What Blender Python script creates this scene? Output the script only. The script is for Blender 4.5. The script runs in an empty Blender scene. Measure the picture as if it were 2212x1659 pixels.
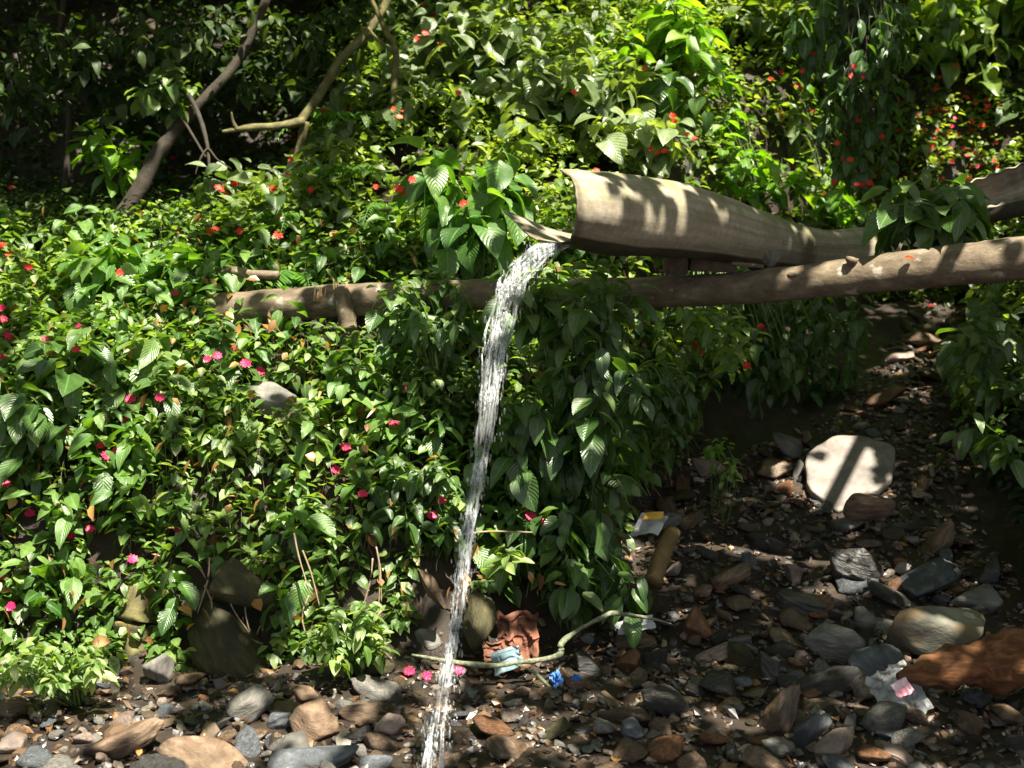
import bpy, bmesh, math, random
import numpy as np
from mathutils import Vector, Matrix, noise, Euler
random.seed(7); RNG = np.random.default_rng(7)
S = bpy.context.scene
COL = S.collection
# ------------------------------------------------------------ camera, sky, sun, exposure
CAM = Vector((0.0, 0.0, 1.9)); PITCH = math.radians(-10); TANH = 0.4
cd = bpy.data.cameras.new('camera'); cam = bpy.data.objects.new('camera', cd); COL.objects.link(cam)
cam.location = CAM; cam.rotation_euler = (math.radians(90) + PITCH, 0, 0)
cd.lens = 18 / TANH; cd.sensor_width = 36; cd.clip_end = 500; cd.clip_start = 0.05
cd.dof.use_dof = True; cd.dof.focus_distance = 5.0; cd.dof.aperture_fstop = 3.2
S.camera = cam
SUN = Vector((0.27, -0.33, 0.90)).normalized()
sun_el = math.asin(SUN.z); sun_az = math.atan2(SUN.x, SUN.y)
w = bpy.data.worlds.new('World'); S.world = w; w.use_nodes = True
nt = w.node_tree; bg = nt.nodes['Background']
sky = nt.nodes.new('ShaderNodeTexSky'); sky.sky_type = 'NISHITA'; sky.sun_disc = False
sky.sun_elevation = sun_el; sky.sun_rotation = sun_az
hsv = nt.nodes.new('ShaderNodeHueSaturation'); hsv.inputs['Saturation'].default_value = .3
nt.links.new(sky.outputs[0], hsv.inputs['Color']); nt.links.new(hsv.outputs[0], bg.inputs[0]); bg.inputs[1].default_value = 0.037
sl = bpy.data.lights.new('sun', 'SUN'); sl.energy = 5.0; sl.angle = math.radians(0.5); sl.color = (1.0, 0.93, 0.76)
so = bpy.data.objects.new('sun', sl); COL.objects.link(so)
so.rotation_euler = SUN.to_track_quat('Z', 'Y').to_euler()
S.view_settings.view_transform = 'Standard'; S.view_settings.look = 'None'
S.view_settings.exposure = 2.0; S.view_settings.gamma = 1; S.view_settings.use_curve_mapping = False
S.render.resolution_x = 1024; S.render.resolution_y = 768

# ------------------------------------------------------------ pixel (2212 x 1659 grid) <-> world
cp, sp = math.cos(PITCH), math.sin(PITCH)
def ray(u, v):
    a = (u - 1106) / 1106 * TANH; b = -(v - 829.5) / 1106 * TANH
    return Vector((a, cp - b * sp, sp + b * cp))
def P(u, v, y):
    d = ray(u, v); return CAM + d * (y / d.y)
def pxs(y): return y * TANH / 1106 * 1.01          # metres per picture unit at distance y
def to_px(X, Y, Z):
    dx, dy, dz = X - CAM.x, Y - CAM.y, Z - CAM.z
    f = dy * cp + dz * sp; up = -dy * sp + dz * cp
    f = np.maximum(f, 0.05)
    return 1106 + dx / f / TANH * 1106, 829.5 - up / f / TANH * 1106

# ------------------------------------------------------------ the ground's height
def ss(t): t = np.clip(t, 0, 1); return t * t * (3 - 2 * t)
def wav(x, y, k=1.0, s=0.0):
    return (np.sin(x * 1.7 * k + 1.3 + s) * np.cos(y * 2.1 * k + .4 + s) + .6 * np.sin(x * 3.9 * k - y * 3.1 * k + s * 2)
            + .35 * np.sin(x * 8.3 * k + y * 5.7 * k + 2 + s) + .2 * np.cos(x * 15.1 * k - y * 17.3 * k + s)) / 2.15
def bed(x, y):
    return 0.23 * np.maximum(y - 4.75, 0) * ss((13 - y) / 2) + .018 * wav(x, y, 2.2) + 0.35 * ss((-y) / 6.0) * 0
XL = ([0, 4.75, 4.95, 5.7, 6.2, 7.3, 8.6, 10, 14], [.30, .30, .42, .55, .85, 1.35, 2.35, 3.1, 4.2])
XR = ([-5, 3, 4.0, 5.1, 6, 7.3, 8.7, 10, 14], [4.5, 3.4, 2.5, 2.12, 2.15, 2.5, 3.12, 3.6, 4.6])
def hill(x, y):
    h = np.where(y < 6.1, .60 + .50 * (y - 5.0), 1.15 + .545 * (y - 6.1))
    h = np.where(y > 12, 1.15 + .545 * 5.9 + .40 * (y - 12), h)
    m = ss((-0.75 - x) / .7) * ss((y - 6.5) / .5)
    h2 = 1.33 + .05 * (y - 6.6) + np.maximum(y - 9.6, 0) * .95
    h2 = np.minimum(h2, h + 3)
    return h * (1 - m) + h2 * m + .07 * wav(x, y, .8) + .03 * wav(x, y, 2.4, 1)
def T(x, y):
    x = np.asarray(x, float); y = np.asarray(y, float)
    b = bed(x, y)
    foot = 4.62 + .10 * wav(x, x * 0, 1.3) + .10 * ss((x + .8) / .8)
    dl = np.interp(y, *XL) - x
    d = np.minimum(y - foot, dl * .9 + .05)
    h = hill(x, y)
    k = ss(d / .62) * .9 + ss(d / 1.3) * .1
    z = b + (np.maximum(h, b) - b) * k
    dr = x - np.interp(y, *XR)
    hr = b + np.clip(dr, 0, 50) * .9 * ss(dr / .5) + 0
    hr = np.minimum(hr, np.maximum(h, 0) + .8 + 0 * x + np.maximum(dr, 0) * .3)
    z = np.where(dr > 0, np.maximum(z, hr), z)
    far = ss((y - 8.9) / 1.1)
    z = z * (1 - far) + np.maximum(h, z) * far
    return z
def G(u, v, lift=0.0):
    """where the line of sight through (u, v) meets the ground"""
    d = ray(u, v); t = 2.5
    last = t
    while t < 20:
        p = CAM + d * t
        if p.z < float(T(p.x, p.y)) + lift:
            lo, hi = last, t
            for _ in range(14):
                m = (lo + hi) / 2; p = CAM + d * m
                if p.z < float(T(p.x, p.y)) + lift: hi = m
                else: lo = m
            return CAM + d * hi
        last = t; t += .08
    return CAM + d * 12

# ------------------------------------------------------------ object helpers
def tag(o, label=None, cat=None, group=None, kind=None):
    if label: o['label'] = label
    if cat: o['category'] = cat
    if group: o['group'] = group
    if kind: o['kind'] = kind
    return o
def empty(name, loc, label, cat, group=None):
    o = bpy.data.objects.new(name, None); COL.objects.link(o); o.location = loc; o.empty_display_size = .05
    return tag(o, label, cat, group)
def mesh_np(name, V, F, mat, parent=None, uv=None, tint=None, smooth=True, origin=None):
    """V (n,3) world points, F (m,k) faces; mesh is stored relative to origin / parent"""
    V = np.asarray(V, float); me = bpy.data.meshes.new(name)
    off = np.array(origin if origin is not None else ((parent.location[:]) if parent else (0, 0, 0)), float)
    if isinstance(F, list):
        me.from_pydata((V - off).tolist(), [], F)
    else:
        n, m, k = len(V), len(F), F.shape[1]
        me.vertices.add(n); me.vertices.foreach_set('co', (V - off).astype(np.float32).ravel())
        me.loops.add(m * k); me.loops.foreach_set('vertex_index', F.astype(np.int32).ravel())
        me.polygons.add(m); me.polygons.foreach_set('loop_start', np.arange(0, m * k, k, dtype=np.int32))
        try: me.polygons.foreach_set('loop_total', np.full(m, k, dtype=np.int32))
        except Exception: pass
        if uv is not None:
            l = me.uv_layers.new(name='UVMap'); l.data.foreach_set('uv', uv[F.ravel()].astype(np.float32).ravel())
    if tint is not None:
        a = me.attributes.new('tint', 'FLOAT', 'POINT'); a.data.foreach_set('value', tint.astype(np.float32))
    me.update(calc_edges=True); me.validate()
    me.polygons.foreach_set('use_smooth', [smooth] * len(me.polygons))
    me.materials.append(mat)
    o = bpy.data.objects.new(name, me); COL.objects.link(o)
    if parent: o.parent = parent
    elif origin is not None: o.location = origin
    return o
class MB:
    def __init__(s): s.v = []; s.f = []; s.t = []
    def add(s, V, F, t=0.5):
        b = len(s.v); s.v += [tuple(p) for p in V]; s.f += [tuple(i + b for i in f) for f in F]; s.t += [t] * len(V)
    def tube(s, pts, rad, sides=8, step=4, wob=0.0, t=.5, cap=True):
        pts = [Vector(p) for p in pts]; Q = []; R = []
        n = len(pts)
        for i in range(n - 1):
            p0 = pts[max(i - 1, 0)]; p1 = pts[i]; p2 = pts[i + 1]; p3 = pts[min(i + 2, n - 1)]
            for k in range(step):
                a = k / step
                Q.append(.5 * ((2 * p1) + (p2 - p0) * a + (2 * p0 - 5 * p1 + 4 * p2 - p3) * a * a + (3 * p1 - p0 - 3 * p2 + p3) * a ** 3))
                R.append(rad[i] * (1 - a) + rad[i + 1] * a)
        Q.append(pts[-1]); R.append(rad[-1])
        V = []; F = []; up = Vector((0.13, .31, .94))
        for i, q in enumerate(Q):
            d = (Q[min(i + 1, len(Q) - 1)] - Q[max(i - 1, 0)]).normalized()
            e1 = d.cross(up)
            if e1.length < .05: e1 = d.cross(Vector((1, 0, 0)))
            e1.normalize(); e2 = d.cross(e1)
            for k in range(sides):
                a = 2 * math.pi * k / sides; o = e1 * math.cos(a) + e2 * math.sin(a)
                r = R[i]
                if wob: r *= 1 + wob * noise.noise((q + o * r * 1.0) * 9.0) + wob * .6 * noise.noise((q + o * r) * 27.0)
                V.append(q + o * r)
        for i in range(len(Q) - 1):
            for k in range(sides):
                F.append((i * sides + k, i * sides + (k + 1) % sides, (i + 1) * sides + (k + 1) % sides, (i + 1) * sides + k))
        if cap:
            V.append(Q[0]); V.append(Q[-1]); a = len(V) - 2
            for k in range(sides):
                F.append((a, (k + 1) % sides, k)); F.append((a + 1, (len(Q) - 1) * sides + k, (len(Q) - 1) * sides + (k + 1) % sides))
        s.add(V, F, t); return Q
    def build(s, name, mat, parent=None, origin=None, smooth=True):
        return mesh_np(name, s.v, s.f, mat, parent, tint=np.array(s.t), smooth=smooth, origin=origin)

# ------------------------------------------------------------ materials
def newmat(name):
    m = bpy.data.materials.new(name); m.use_nodes = True; n = m.node_tree
    return m, n, n.nodes['Principled BSDF'], n.nodes['Material Output']
def N(n, t, **k):
    x = n.nodes.new(t)
    for a, b in k.items(): setattr(x, a, b)
    return x
def ramp(n, fac, stops):
    r = N(n, 'ShaderNodeValToRGB'); e = r.color_ramp.elements
    while len(e) < len(stops): e.new(0.5)
    for i, (p, c) in enumerate(stops): e[i].position = p; e[i].color = (*c, 1)
    n.links.new(fac, r.inputs[0]); return r.outputs[0]
def leaf_mat(name, dark, mid, light, trans=.35, rough=.40, vein=0.0, spec=.8, tgain=1.9):
    m, n, b, out = newmat(name); L = n.links
    at = N(n, 'ShaderNodeAttribute', attribute_name='tint')
    c = ramp(n, at.outputs['Fac'], [(0, dark), (.55, mid), (1, light)])
    uv = N(n, 'ShaderNodeUVMap'); sep = N(n, 'ShaderNodeSeparateXYZ'); L.new(uv.outputs[0], sep.inputs[0])
    ab = N(n, 'ShaderNodeMath', operation='SUBTRACT'); L.new(sep.outputs[0], ab.inputs[0]); ab.inputs[1].default_value = .5
    a2 = N(n, 'ShaderNodeMath', operation='ABSOLUTE'); L.new(ab.outputs[0], a2.inputs[0])
    # blotches of the blade and a paler midrib
    tc = N(n, 'ShaderNodeTexCoord'); nz = N(n, 'ShaderNodeTexNoise'); nz.inputs['Scale'].default_value = 38
    L.new(tc.outputs['Object'], nz.inputs['Vector'])
    mx = N(n, 'ShaderNodeMixRGB', blend_type='MULTIPLY'); mx.inputs[0].default_value = .55
    L.new(c, mx.inputs[1]); L.new(ramp(n, nz.outputs[0], [(.3, (.55, .6, .5)), (.7, (1.25, 1.2, 1.2))]), mx.inputs[2])
    rib = N(n, 'ShaderNodeMath', operation='LESS_THAN'); L.new(a2.outputs[0], rib.inputs[0]); rib.inputs[1].default_value = .035
    m2 = N(n, 'ShaderNodeMixRGB'); m2.inputs[2].default_value = (*[min(1, k * 1.9 + .01) for k in mid], 1)
    L.new(mx.outputs[0], m2.inputs[1])
    rf = N(n, 'ShaderNodeMath', operation='MULTIPLY'); L.new(rib.outputs[0], rf.inputs[0]); rf.inputs[1].default_value = .6
    L.new(rf.outputs[0], m2.inputs[0])
    L.new(m2.outputs[0], b.inputs['Base Color'])
    b.inputs['Roughness'].default_value = rough; b.inputs['Specular IOR Level'].default_value = spec
    if vein > 0:
        v1 = N(n, 'ShaderNodeMath', operation='MULTIPLY'); L.new(sep.outputs[1], v1.inputs[0]); v1.inputs[1].default_value = 60
        v2 = N(n, 'ShaderNodeMath', operation='MULTIPLY'); L.new(a2.outputs[0], v2.inputs[0]); v2.inputs[1].default_value = 42
        v3 = N(n, 'ShaderNodeMath', operation='SUBTRACT'); L.new(v1.outputs[0], v3.inputs[0]); L.new(v2.outputs[0], v3.inputs[1])
        v4 = N(n, 'ShaderNodeMath', operation='SINE'); L.new(v3.outputs[0], v4.inputs[0])
        bp = N(n, 'ShaderNodeBump'); bp.inputs['Strength'].default_value = vein; bp.inputs['Distance'].default_value = .002
        L.new(v4.outputs[0], bp.inputs['Height']); L.new(bp.outputs[0], b.inputs['Normal'])
    tr = N(n, 'ShaderNodeBsdfTranslucent')
    g = N(n, 'ShaderNodeMixRGB', blend_type='MULTIPLY'); g.inputs[0].default_value = 1; g.inputs[2].default_value = (tgain * 1.45, tgain * 1.45, tgain * .28, 1)
    L.new(m2.outputs[0], g.inputs[1]); L.new(g.outputs[0], tr.inputs[0])
    ms = N(n, 'ShaderNodeMixShader'); ms.inputs[0].default_value = trans
    L.new(b.outputs[0], ms.inputs[1]); L.new(tr.outputs[0], ms.inputs[2]); L.new(ms.outputs[0], out.inputs[0])
    return m
def rock_mat(name, c1, c2, c3, rough=.75, strata=6.0, scale=14, bump=.5, spec=.4, patch=None, sparkle=False):
    m, n, b, out = newmat(name); L = n.links
    tc = N(n, 'ShaderNodeTexCoord'); oi = N(n, 'ShaderNodeObjectInfo')
    sc = N(n, 'ShaderNodeVectorMath', operation='SCALE'); L.new(oi.outputs['Location'], sc.inputs[0]); sc.inputs['Scale'].default_value = 7.3
    add = N(n, 'ShaderNodeVectorMath', operation='ADD'); L.new(tc.outputs['Object'], add.inputs[0]); L.new(sc.outputs[0], add.inputs[1])
    mp = N(n, 'ShaderNodeMapping'); mp.inputs['Scale'].default_value = (1, 1, 1 + (strata - 1) * .5); mp.inputs['Rotation'].default_value = (.3, .2, 0)
    L.new(add.outputs[0], mp.inputs[0])
    n1 = N(n, 'ShaderNodeTexNoise'); n1.inputs['Scale'].default_value = scale; n1.inputs['Detail'].default_value = 8; n1.inputs['Roughness'].default_value = .65
    L.new(mp.outputs[0], n1.inputs[0])
    n2 = N(n, 'ShaderNodeTexNoise'); n2.inputs['Scale'].default_value = 8; n2.inputs['Detail'].default_value = 5; L.new(add.outputs[0], n2.inputs[0])
    c = ramp(n, n1.outputs[0], [(.3, c1), (.52, c2), (.72, c3)])
    mx = N(n, 'ShaderNodeMixRGB', blend_type='MULTIPLY'); mx.inputs[0].default_value = .8
    L.new(c, mx.inputs[1]); L.new(ramp(n, n2.outputs[0], [(.3, (.5, .48, .45)), (.68, (1.25, 1.2, 1.15))]), mx.inputs[2])
    hs = N(n, 'ShaderNodeHueSaturation'); L.new(mx.outputs[0], hs.inputs['Color'])
    mr = N(n, 'ShaderNodeMapRange'); L.new(oi.outputs['Random'], mr.inputs[0]); mr.inputs[3].default_value = .65; mr.inputs[4].default_value = 1.3
    L.new(mr.outputs[0], hs.inputs['Value']); last = hs.outputs[0]
    if patch:
        n3 = N(n, 'ShaderNodeTexNoise'); n3.inputs['Scale'].default_value = 6; L.new(add.outputs[0], n3.inputs[0])
        f = ramp(n, n3.outputs[0], [(.5, (0, 0, 0)), (.62, (1, 1, 1))])
        m3 = N(n, 'ShaderNodeMixRGB'); L.new(f, m3.inputs[0]); L.new(last, m3.inputs[1]); m3.inputs[2].default_value = (*patch, 1); last = m3.outputs[0]
    L.new(last, b.inputs['Base Color'])
    rr = N(n, 'ShaderNodeMapRange'); L.new(n1.outputs[0], rr.inputs[0]); rr.inputs[3].default_value = rough * .7; rr.inputs[4].default_value = min(1, rough * 1.3)
    L.new(rr.outputs[0], b.inputs['Roughness']); b.inputs['Specular IOR Level'].default_value = spec
    bp = N(n, 'ShaderNodeBump'); bp.inputs['Strength'].default_value = min(1, bump * 1.6); bp.inputs['Distance'].default_value = .018
    L.new(n1.outputs[0], bp.inputs['Height']); L.new(bp.outputs[0], b.inputs['Normal'])
    return m
LM = {
 'cover': leaf_mat('impatiens_leaf', (.030, .072, .013), (.080, .155, .030), (.23, .30, .10), vein=.25),
 'hill': leaf_mat('hillside_leaf', (.030, .065, .008), (.080, .140, .020), (.22, .27, .06), trans=.36),
 'shrub': leaf_mat('broad_leaf', (.026, .065, .016), (.056, .115, .028), (.15, .22, .07), vein=.4, rough=.34, trans=.3),
 'lime': leaf_mat('lime_leaf', (.055, .14, .015), (.10, .21, .02), (.20, .31, .035), vein=.3, trans=.45, tgain=1.7),
 'nettle': leaf_mat('toothed_leaf', (.035, .09, .018), (.065, .15, .028), (.13, .22, .05), vein=.4, trans=.35),
 'grey': leaf_mat('greyish_leaf', (.045, .085, .030), (.10, .145, .060), (.20, .26, .13), vein=.5, rough=.33),
 'fern': leaf_mat('fern_leaf', (.035, .11, .015), (.07, .18, .022), (.14, .27, .035), trans=.45),
 'dark': leaf_mat('shade_darkened_leaf', (.012, .026, .008), (.024, .048, .012), (.07, .10, .035), trans=.25, spec=.3, rough=.55),  # leaf green darkened to stand for shade in the hollow and right bank
 'dead': leaf_mat('dead_leaf', (.07, .03, .012), (.16, .075, .025), (.40, .22, .07), trans=.2, tgain=1.0),
}
def petal_mat(name, c):
    m, n, b, out = newmat(name); b.inputs['Base Color'].default_value = (*c, 1); b.inputs['Roughness'].default_value = .5
    tr = N(n, 'ShaderNodeBsdfTranslucent'); tr.inputs[0].default_value = (*c, 1)
    ms = N(n, 'ShaderNodeMixShader'); ms.inputs[0].default_value = .35
    n.links.new(b.outputs[0], ms.inputs[1]); n.links.new(tr.outputs[0], ms.inputs[2]); n.links.new(ms.outputs[0], out.inputs[0]); return m
PET = {'red': petal_mat('red_petal', (.78, .035, .02)), 'pink': petal_mat('pink_petal', (.80, .02, .13)), 'orange': petal_mat('orange_petal', (.85, .12, .03))}
RM = {
 'grey': rock_mat('grey_stone', (.07, .07, .07), (.14, .137, .13), (.23, .22, .21)),
 'blue': rock_mat('blue_grey_stone', (.03, .036, .045), (.07, .08, .095), (.14, .15, .17), rough=.55),
 'brown': rock_mat('brown_stone', (.06, .038, .026), (.135, .092, .062), (.23, .17, .125), patch=None),
 'rust': rock_mat('rusty_stone', (.06, .028, .015), (.14, .065, .03), (.24, .13, .06), rough=.6, strata=4),
 'dark': rock_mat('dark_wet_slate', (.012, .012, .014), (.035, .034, .036), (.075, .07, .068), rough=.3, spec=.7, strata=9, bump=.8),
 'olive': rock_mat('mossy_stone', (.025, .024, .012), (.055, .05, .022), (.11, .10, .04), rough=.85),
 'pale': rock_mat('pale_stone', (.115, .10, .10), (.185, .165, .157), (.25, .225, .21), strata=1.2, scale=9, bump=.4, rough=.6),
 'pink': rock_mat('pinkish_stone', (.12, .09, .075), (.22, .17, .15), (.33, .27, .24), rough=.5, strata=2),
 'block': rock_mat('lined_grey_stone', (.12, .12, .105), (.19, .19, .16), (.26, .26, .225), strata=3, scale=9, bump=.3, patch=(.16, .115, .06)),
 'wet': rock_mat('wet_brown_slate', (.04, .028, .018), (.10, .065, .04), (.20, .13, .085), rough=.32, spec=.6, strata=7),
}
def bark_mat(name, c1, c2, c3, spots=None, rough=.85, sc=(1, 1, 1), scale=18):
    m, n, b, out = newmat(name); L = n.links
    tc = N(n, 'ShaderNodeTexCoord'); mp = N(n, 'ShaderNodeMapping'); mp.inputs['Scale'].default_value = sc; L.new(tc.outputs['Object'], mp.inputs[0])
    n1 = N(n, 'ShaderNodeTexNoise'); n1.inputs['Scale'].default_value = scale; n1.inputs['Detail'].default_value = 9; n1.inputs['Roughness'].default_value = .7
    L.new(mp.outputs[0], n1.inputs[0])
    last = ramp(n, n1.outputs[0], [(.3, c1), (.5, c2), (.7, c3)])
    if spots:
        n2 = N(n, 'ShaderNodeTexNoise'); n2.inputs['Scale'].default_value = 16; n2.inputs['Detail'].default_value = 3; L.new(tc.outputs['Object'], n2.inputs[0])
        m3 = N(n, 'ShaderNodeMixRGB'); L.new(ramp(n, n2.outputs[0], [(.64, (0, 0, 0)), (.72, (1, 1, 1))]), m3.inputs[0]); L.new(last, m3.inputs[1]); m3.inputs[2].default_value = (*spots, 1); last = m3.outputs[0]
    L.new(last, b.inputs['Base Color']); b.inputs['Roughness'].default_value = rough
    bp = N(n, 'ShaderNodeBump'); bp.inputs['Strength'].default_value = .7; bp.inputs['Distance'].default_value = .01
    L.new(n1.outputs[0], bp.inputs['Height']); L.new(bp.outputs[0], b.inputs['Normal']); return m
BM = {
 'log': bark_mat('log_bark', (.045, .032, .02), (.115, .085, .055), (.21, .165, .115), spots=(.30, .275, .22), sc=(.45, 1, 1)),
 'trunk': bark_mat('dark_trunk', (.010, .008, .005), (.024, .018, .011), (.05, .038, .024)),
 'moss': bark_mat('mossy_branch', (.035, .03, .012), (.085, .075, .027), (.17, .155, .055)),
 'twig': bark_mat('dry_twig', (.12, .08, .05), (.22, .16, .10), (.33, .26, .18)),
 'stem': bark_mat('green_stem', (.05, .09, .025), (.09, .15, .04), (.14, .20, .06), rough=.6),
 'lichen': bark_mat('lichen_twig', (.05, .042, .03), (.13, .14, .085), (.26, .31, .20), scale=70),
 'bamboo': bark_mat('old_bamboo', (.12, .065, .025), (.15, .09, .038), (.24, .155, .07), rough=.6),
 'plank': bark_mat('dark_wood', (.03, .02, .014), (.07, .047, .03), (.13, .09, .06)),
 'cut': bark_mat('splintered_wood', (.22, .12, .06), (.38, .24, .13), (.52, .38, .24)),
}
def plain_mat(name, c, rough=.5, c2=None, scale=20, trans=0, spec=.5):
    m, n, b, out = newmat(name); c2 = c2 or tuple(k * .7 for k in c)
    tc = N(n, 'ShaderNodeTexCoord'); n1 = N(n, 'ShaderNodeTexNoise'); n1.inputs['Scale'].default_value = scale; n1.inputs['Detail'].default_value = 5
    n.links.new(tc.outputs['Object'], n1.inputs[0]); n.links.new(ramp(n, n1.outputs[0], [(.38, c2), (.6, c)]), b.inputs['Base Color'])
    b.inputs['Roughness'].default_value = rough; b.inputs['Specular IOR Level'].default_value = spec
    if trans:
        tr = N(n, 'ShaderNodeBsdfTranslucent'); tr.inputs[0].default_value = (*c, 1); ms = N(n, 'ShaderNodeMixShader'); ms.inputs[0].default_value = trans
        n.links.new(b.outputs[0], ms.inputs[1]); n.links.new(tr.outputs[0], ms.inputs[2]); n.links.new(ms.outputs[0], out.inputs[0])
    return m

# ------------------------------------------------------------ the ground
def ground():
    xs = np.concatenate([np.linspace(-60, -6, 28), np.arange(-5.8, 6.0, .045), np.linspace(6.2, 60, 28)])
    ys = np.concatenate([np.linspace(-40, 2.6, 24), np.arange(2.75, 12.5, .045), np.linspace(12.8, 70, 40)])
    X, Y = np.meshgrid(xs, ys); Z = T(X, Y) + .014 * wav(X, Y, 7, 3) + .008 * wav(X, Y, 15, 1)
    V = np.stack([X, Y, Z], -1).reshape(-1, 3); nx, ny = len(xs), len(ys)
    i = np.arange(nx * ny).reshape(ny, nx)
    F = np.stack([i[:-1, :-1], i[:-1, 1:], i[1:, 1:], i[1:, :-1]], -1).reshape(-1, 4)
    m, n, b, out = newmat('soil'); L = n.links
    geo = N(n, 'ShaderNodeNewGeometry')
    n1 = N(n, 'ShaderNodeTexNoise'); n1.inputs['Scale'].default_value = 14; n1.inputs['Detail'].default_value = 10; n1.inputs['Roughness'].default_value = .72
    L.new(geo.outputs['Position'], n1.inputs[0])
    n2 = N(n, 'ShaderNodeTexNoise'); n2.inputs['Scale'].default_value = 2.2; n2.inputs['Detail'].default_value = 3; L.new(geo.outputs['Position'], n2.inputs[0])
    c = ramp(n, n1.outputs[0], [(.3, (.005, .003, .002)), (.52, (.020, .012, .007)), (.75, (.060, .038, .022))])
    mx = N(n, 'ShaderNodeMixRGB', blend_type='MULTIPLY'); mx.inputs[0].default_value = .7; L.new(c, mx.inputs[1])
    L.new(ramp(n, n2.outputs[0], [(.35, (.5, .45, .4)), (.65, (1.2, 1.1, 1.0))]), mx.inputs[2]); L.new(mx.outputs[0], b.inputs['Base Color'])
    L.new(ramp(n, n2.outputs[0], [(.4, (.4, .4, .4)), (.6, (.9, .9, .9))]), b.inputs['Roughness'])
    bp = N(n, 'ShaderNodeBump'); bp.inputs['Strength'].default_value = .8; bp.inputs['Distance'].default_value = .02
    L.new(n1.outputs[0], bp.inputs['Height']); L.new(bp.outputs[0], b.inputs['Normal'])
    tag(mesh_np('ground', V, F, m), kind='structure')
ground()

# ------------------------------------------------------------ leaves
def leaf_proto(rows, cols, wr, bend, fold, peak=.38, curl=0.0, teeth=0.0):
    V = []; U = []
    for i in range(rows):
        t = i / (rows - 1)
        w = (t ** .75) * ((1 - t) ** .95); pk = peak
        w = (t / pk) ** .75 if t < pk else ((1 - t) / (1 - pk)) ** .8
        w = max(.035, math.sin(min(1, w) * math.pi / 2)) * wr * .5
        for j in range(cols):
            s = (j / (cols - 1)) * 2 - 1; y = s * w
            if teeth and abs(s) > .99: y *= 1 + teeth * (1 if i % 2 else -1)
            z = -bend * t * t + fold * abs(y) + curl * wr * math.sin(t * 7 + s * 2) * abs(s)
            V.append((t * (1 - .15 * bend * t), y, z)); U.append((.5 + s * .5, t))
    F = [(i * cols + j, (i + 1) * cols + j, (i + 1) * cols + j + 1, i * cols + j + 1) for i in range(rows - 1) for j in range(cols - 1)]
    return np.array(V), np.array(F), np.array(U)
SMALL = [leaf_proto(4, 3, .62, .22, .35), leaf_proto(4, 3, .52, .4, .25), leaf_proto(4, 3, .70, .1, .45)]
BIG = [leaf_proto(9, 5, .52, .35, .28, curl=.05), leaf_proto(9, 5, .44, .5, .2, curl=.07), leaf_proto(9, 5, .60, .18, .38, curl=.05)]
HEART = [leaf_proto(8, 5, .85, .35, .25, peak=.28, curl=.06), leaf_proto(8, 5, .78, .5, .3, peak=.25, curl=.05)]
TOOTH = [leaf_proto(15, 5, .62, .35, .3, curl=.06, teeth=.09), leaf_proto(15, 5, .55, .5, .25, curl=.08, teeth=.1)]
ROUND = [leaf_proto(4, 3, .85, .15, .2, peak=.4)]
NARROW = [leaf_proto(5, 3, .22, .35, .2, peak=.3), leaf_proto(5, 3, .18, .55, .2, peak=.3)]
PINNA = [leaf_proto(4, 3, .26, .15, .2, peak=.2), leaf_proto(4, 3, .24, .3, .2, peak=.2)]
def rots(az, pi, ro):
    ca, sa = np.cos(az), np.sin(az); c2, s2 = np.cos(pi), np.sin(pi); cr, sr = np.cos(ro), np.sin(ro); z = np.zeros_like(az); o = z + 1
    Rz = np.stack([ca, -sa, z, sa, ca, z, z, z, o], -1).reshape(-1, 3, 3)
    Ry = np.stack([c2, z, -s2, z, o, z, s2, z, c2], -1).reshape(-1, 3, 3)
    Rx = np.stack([o, z, z, z, cr, -sr, z, sr, cr], -1).reshape(-1, 3, 3)
    return Rz @ Ry @ Rx
class Leaves:
    def __init__(s): s.p = []; s.a = []; s.b = []; s.c = []; s.s = []; s.t = []
    def put(s, pos, az, pi, ro, size, tint):
        pos = np.atleast_2d(pos); k = len(pos)
        s.p.append(pos)
        for l, q in ((s.a, az), (s.b, pi), (s.c, ro), (s.s, size), (s.t, tint)): l.append(np.broadcast_to(q, (k,)).astype(float))
    def build(s, name, protos, mat, parent=None):
        p = np.concatenate(s.p); az, pi, ro, sz, ti = [np.concatenate(k) for k in (s.a, s.b, s.c, s.s, s.t)]
        which = RNG.integers(0, len(protos), len(p)); VV = []; FF = []; UU = []; TT = []; base = 0
        for i, (v, f, u) in enumerate(protos):
            q = which == i
            if not q.any(): continue
            R = rots(az[q], pi[q], ro[q]); V = np.einsum('nij,kj->nki', R, v) * sz[q][:, None, None] + p[q][:, None, :]
            n = len(V); VV.append(V.reshape(-1, 3)); FF.append((f[None] + (np.arange(n) * len(v))[:, None, None]).reshape(-1, 4) + base)
            UU.append(np.tile(u, (n, 1))); TT.append(np.repeat(ti[q], len(v))); base += n * len(v)
        return mesh_np(name, np.concatenate(VV), np.concatenate(FF), mat, parent, np.concatenate(UU), np.concatenate(TT))
def rosettes(lv, pts, K, size, tint=.5, dt=.25, pitch=-.35, dp=.35, spread=.02):
    n = len(pts)
    if n == 0: return
    ph = RNG.uniform(0, 6.28, n)
    sz = np.broadcast_to(size, (n,)); ti = np.broadcast_to(tint, (n,))
    for k in range(K):
        az = ph + k * 2.4 + RNG.normal(0, .15, n)
        inner = k / K
        s = sz * (1.05 - .5 * inner) * RNG.uniform(.8, 1.15, n)
        pos = pts + np.stack([np.cos(az) * .15 * sz, np.sin(az) * .15 * sz, (inner - .5) * sz * 1.0], -1)
        lv.put(pos, az, pitch * (1 - inner * 1.1) + RNG.normal(0, dp, n), RNG.normal(0, .3, n), s, np.clip(ti + RNG.normal(0, dt, n) + .2 * inner, 0, 1))
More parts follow.
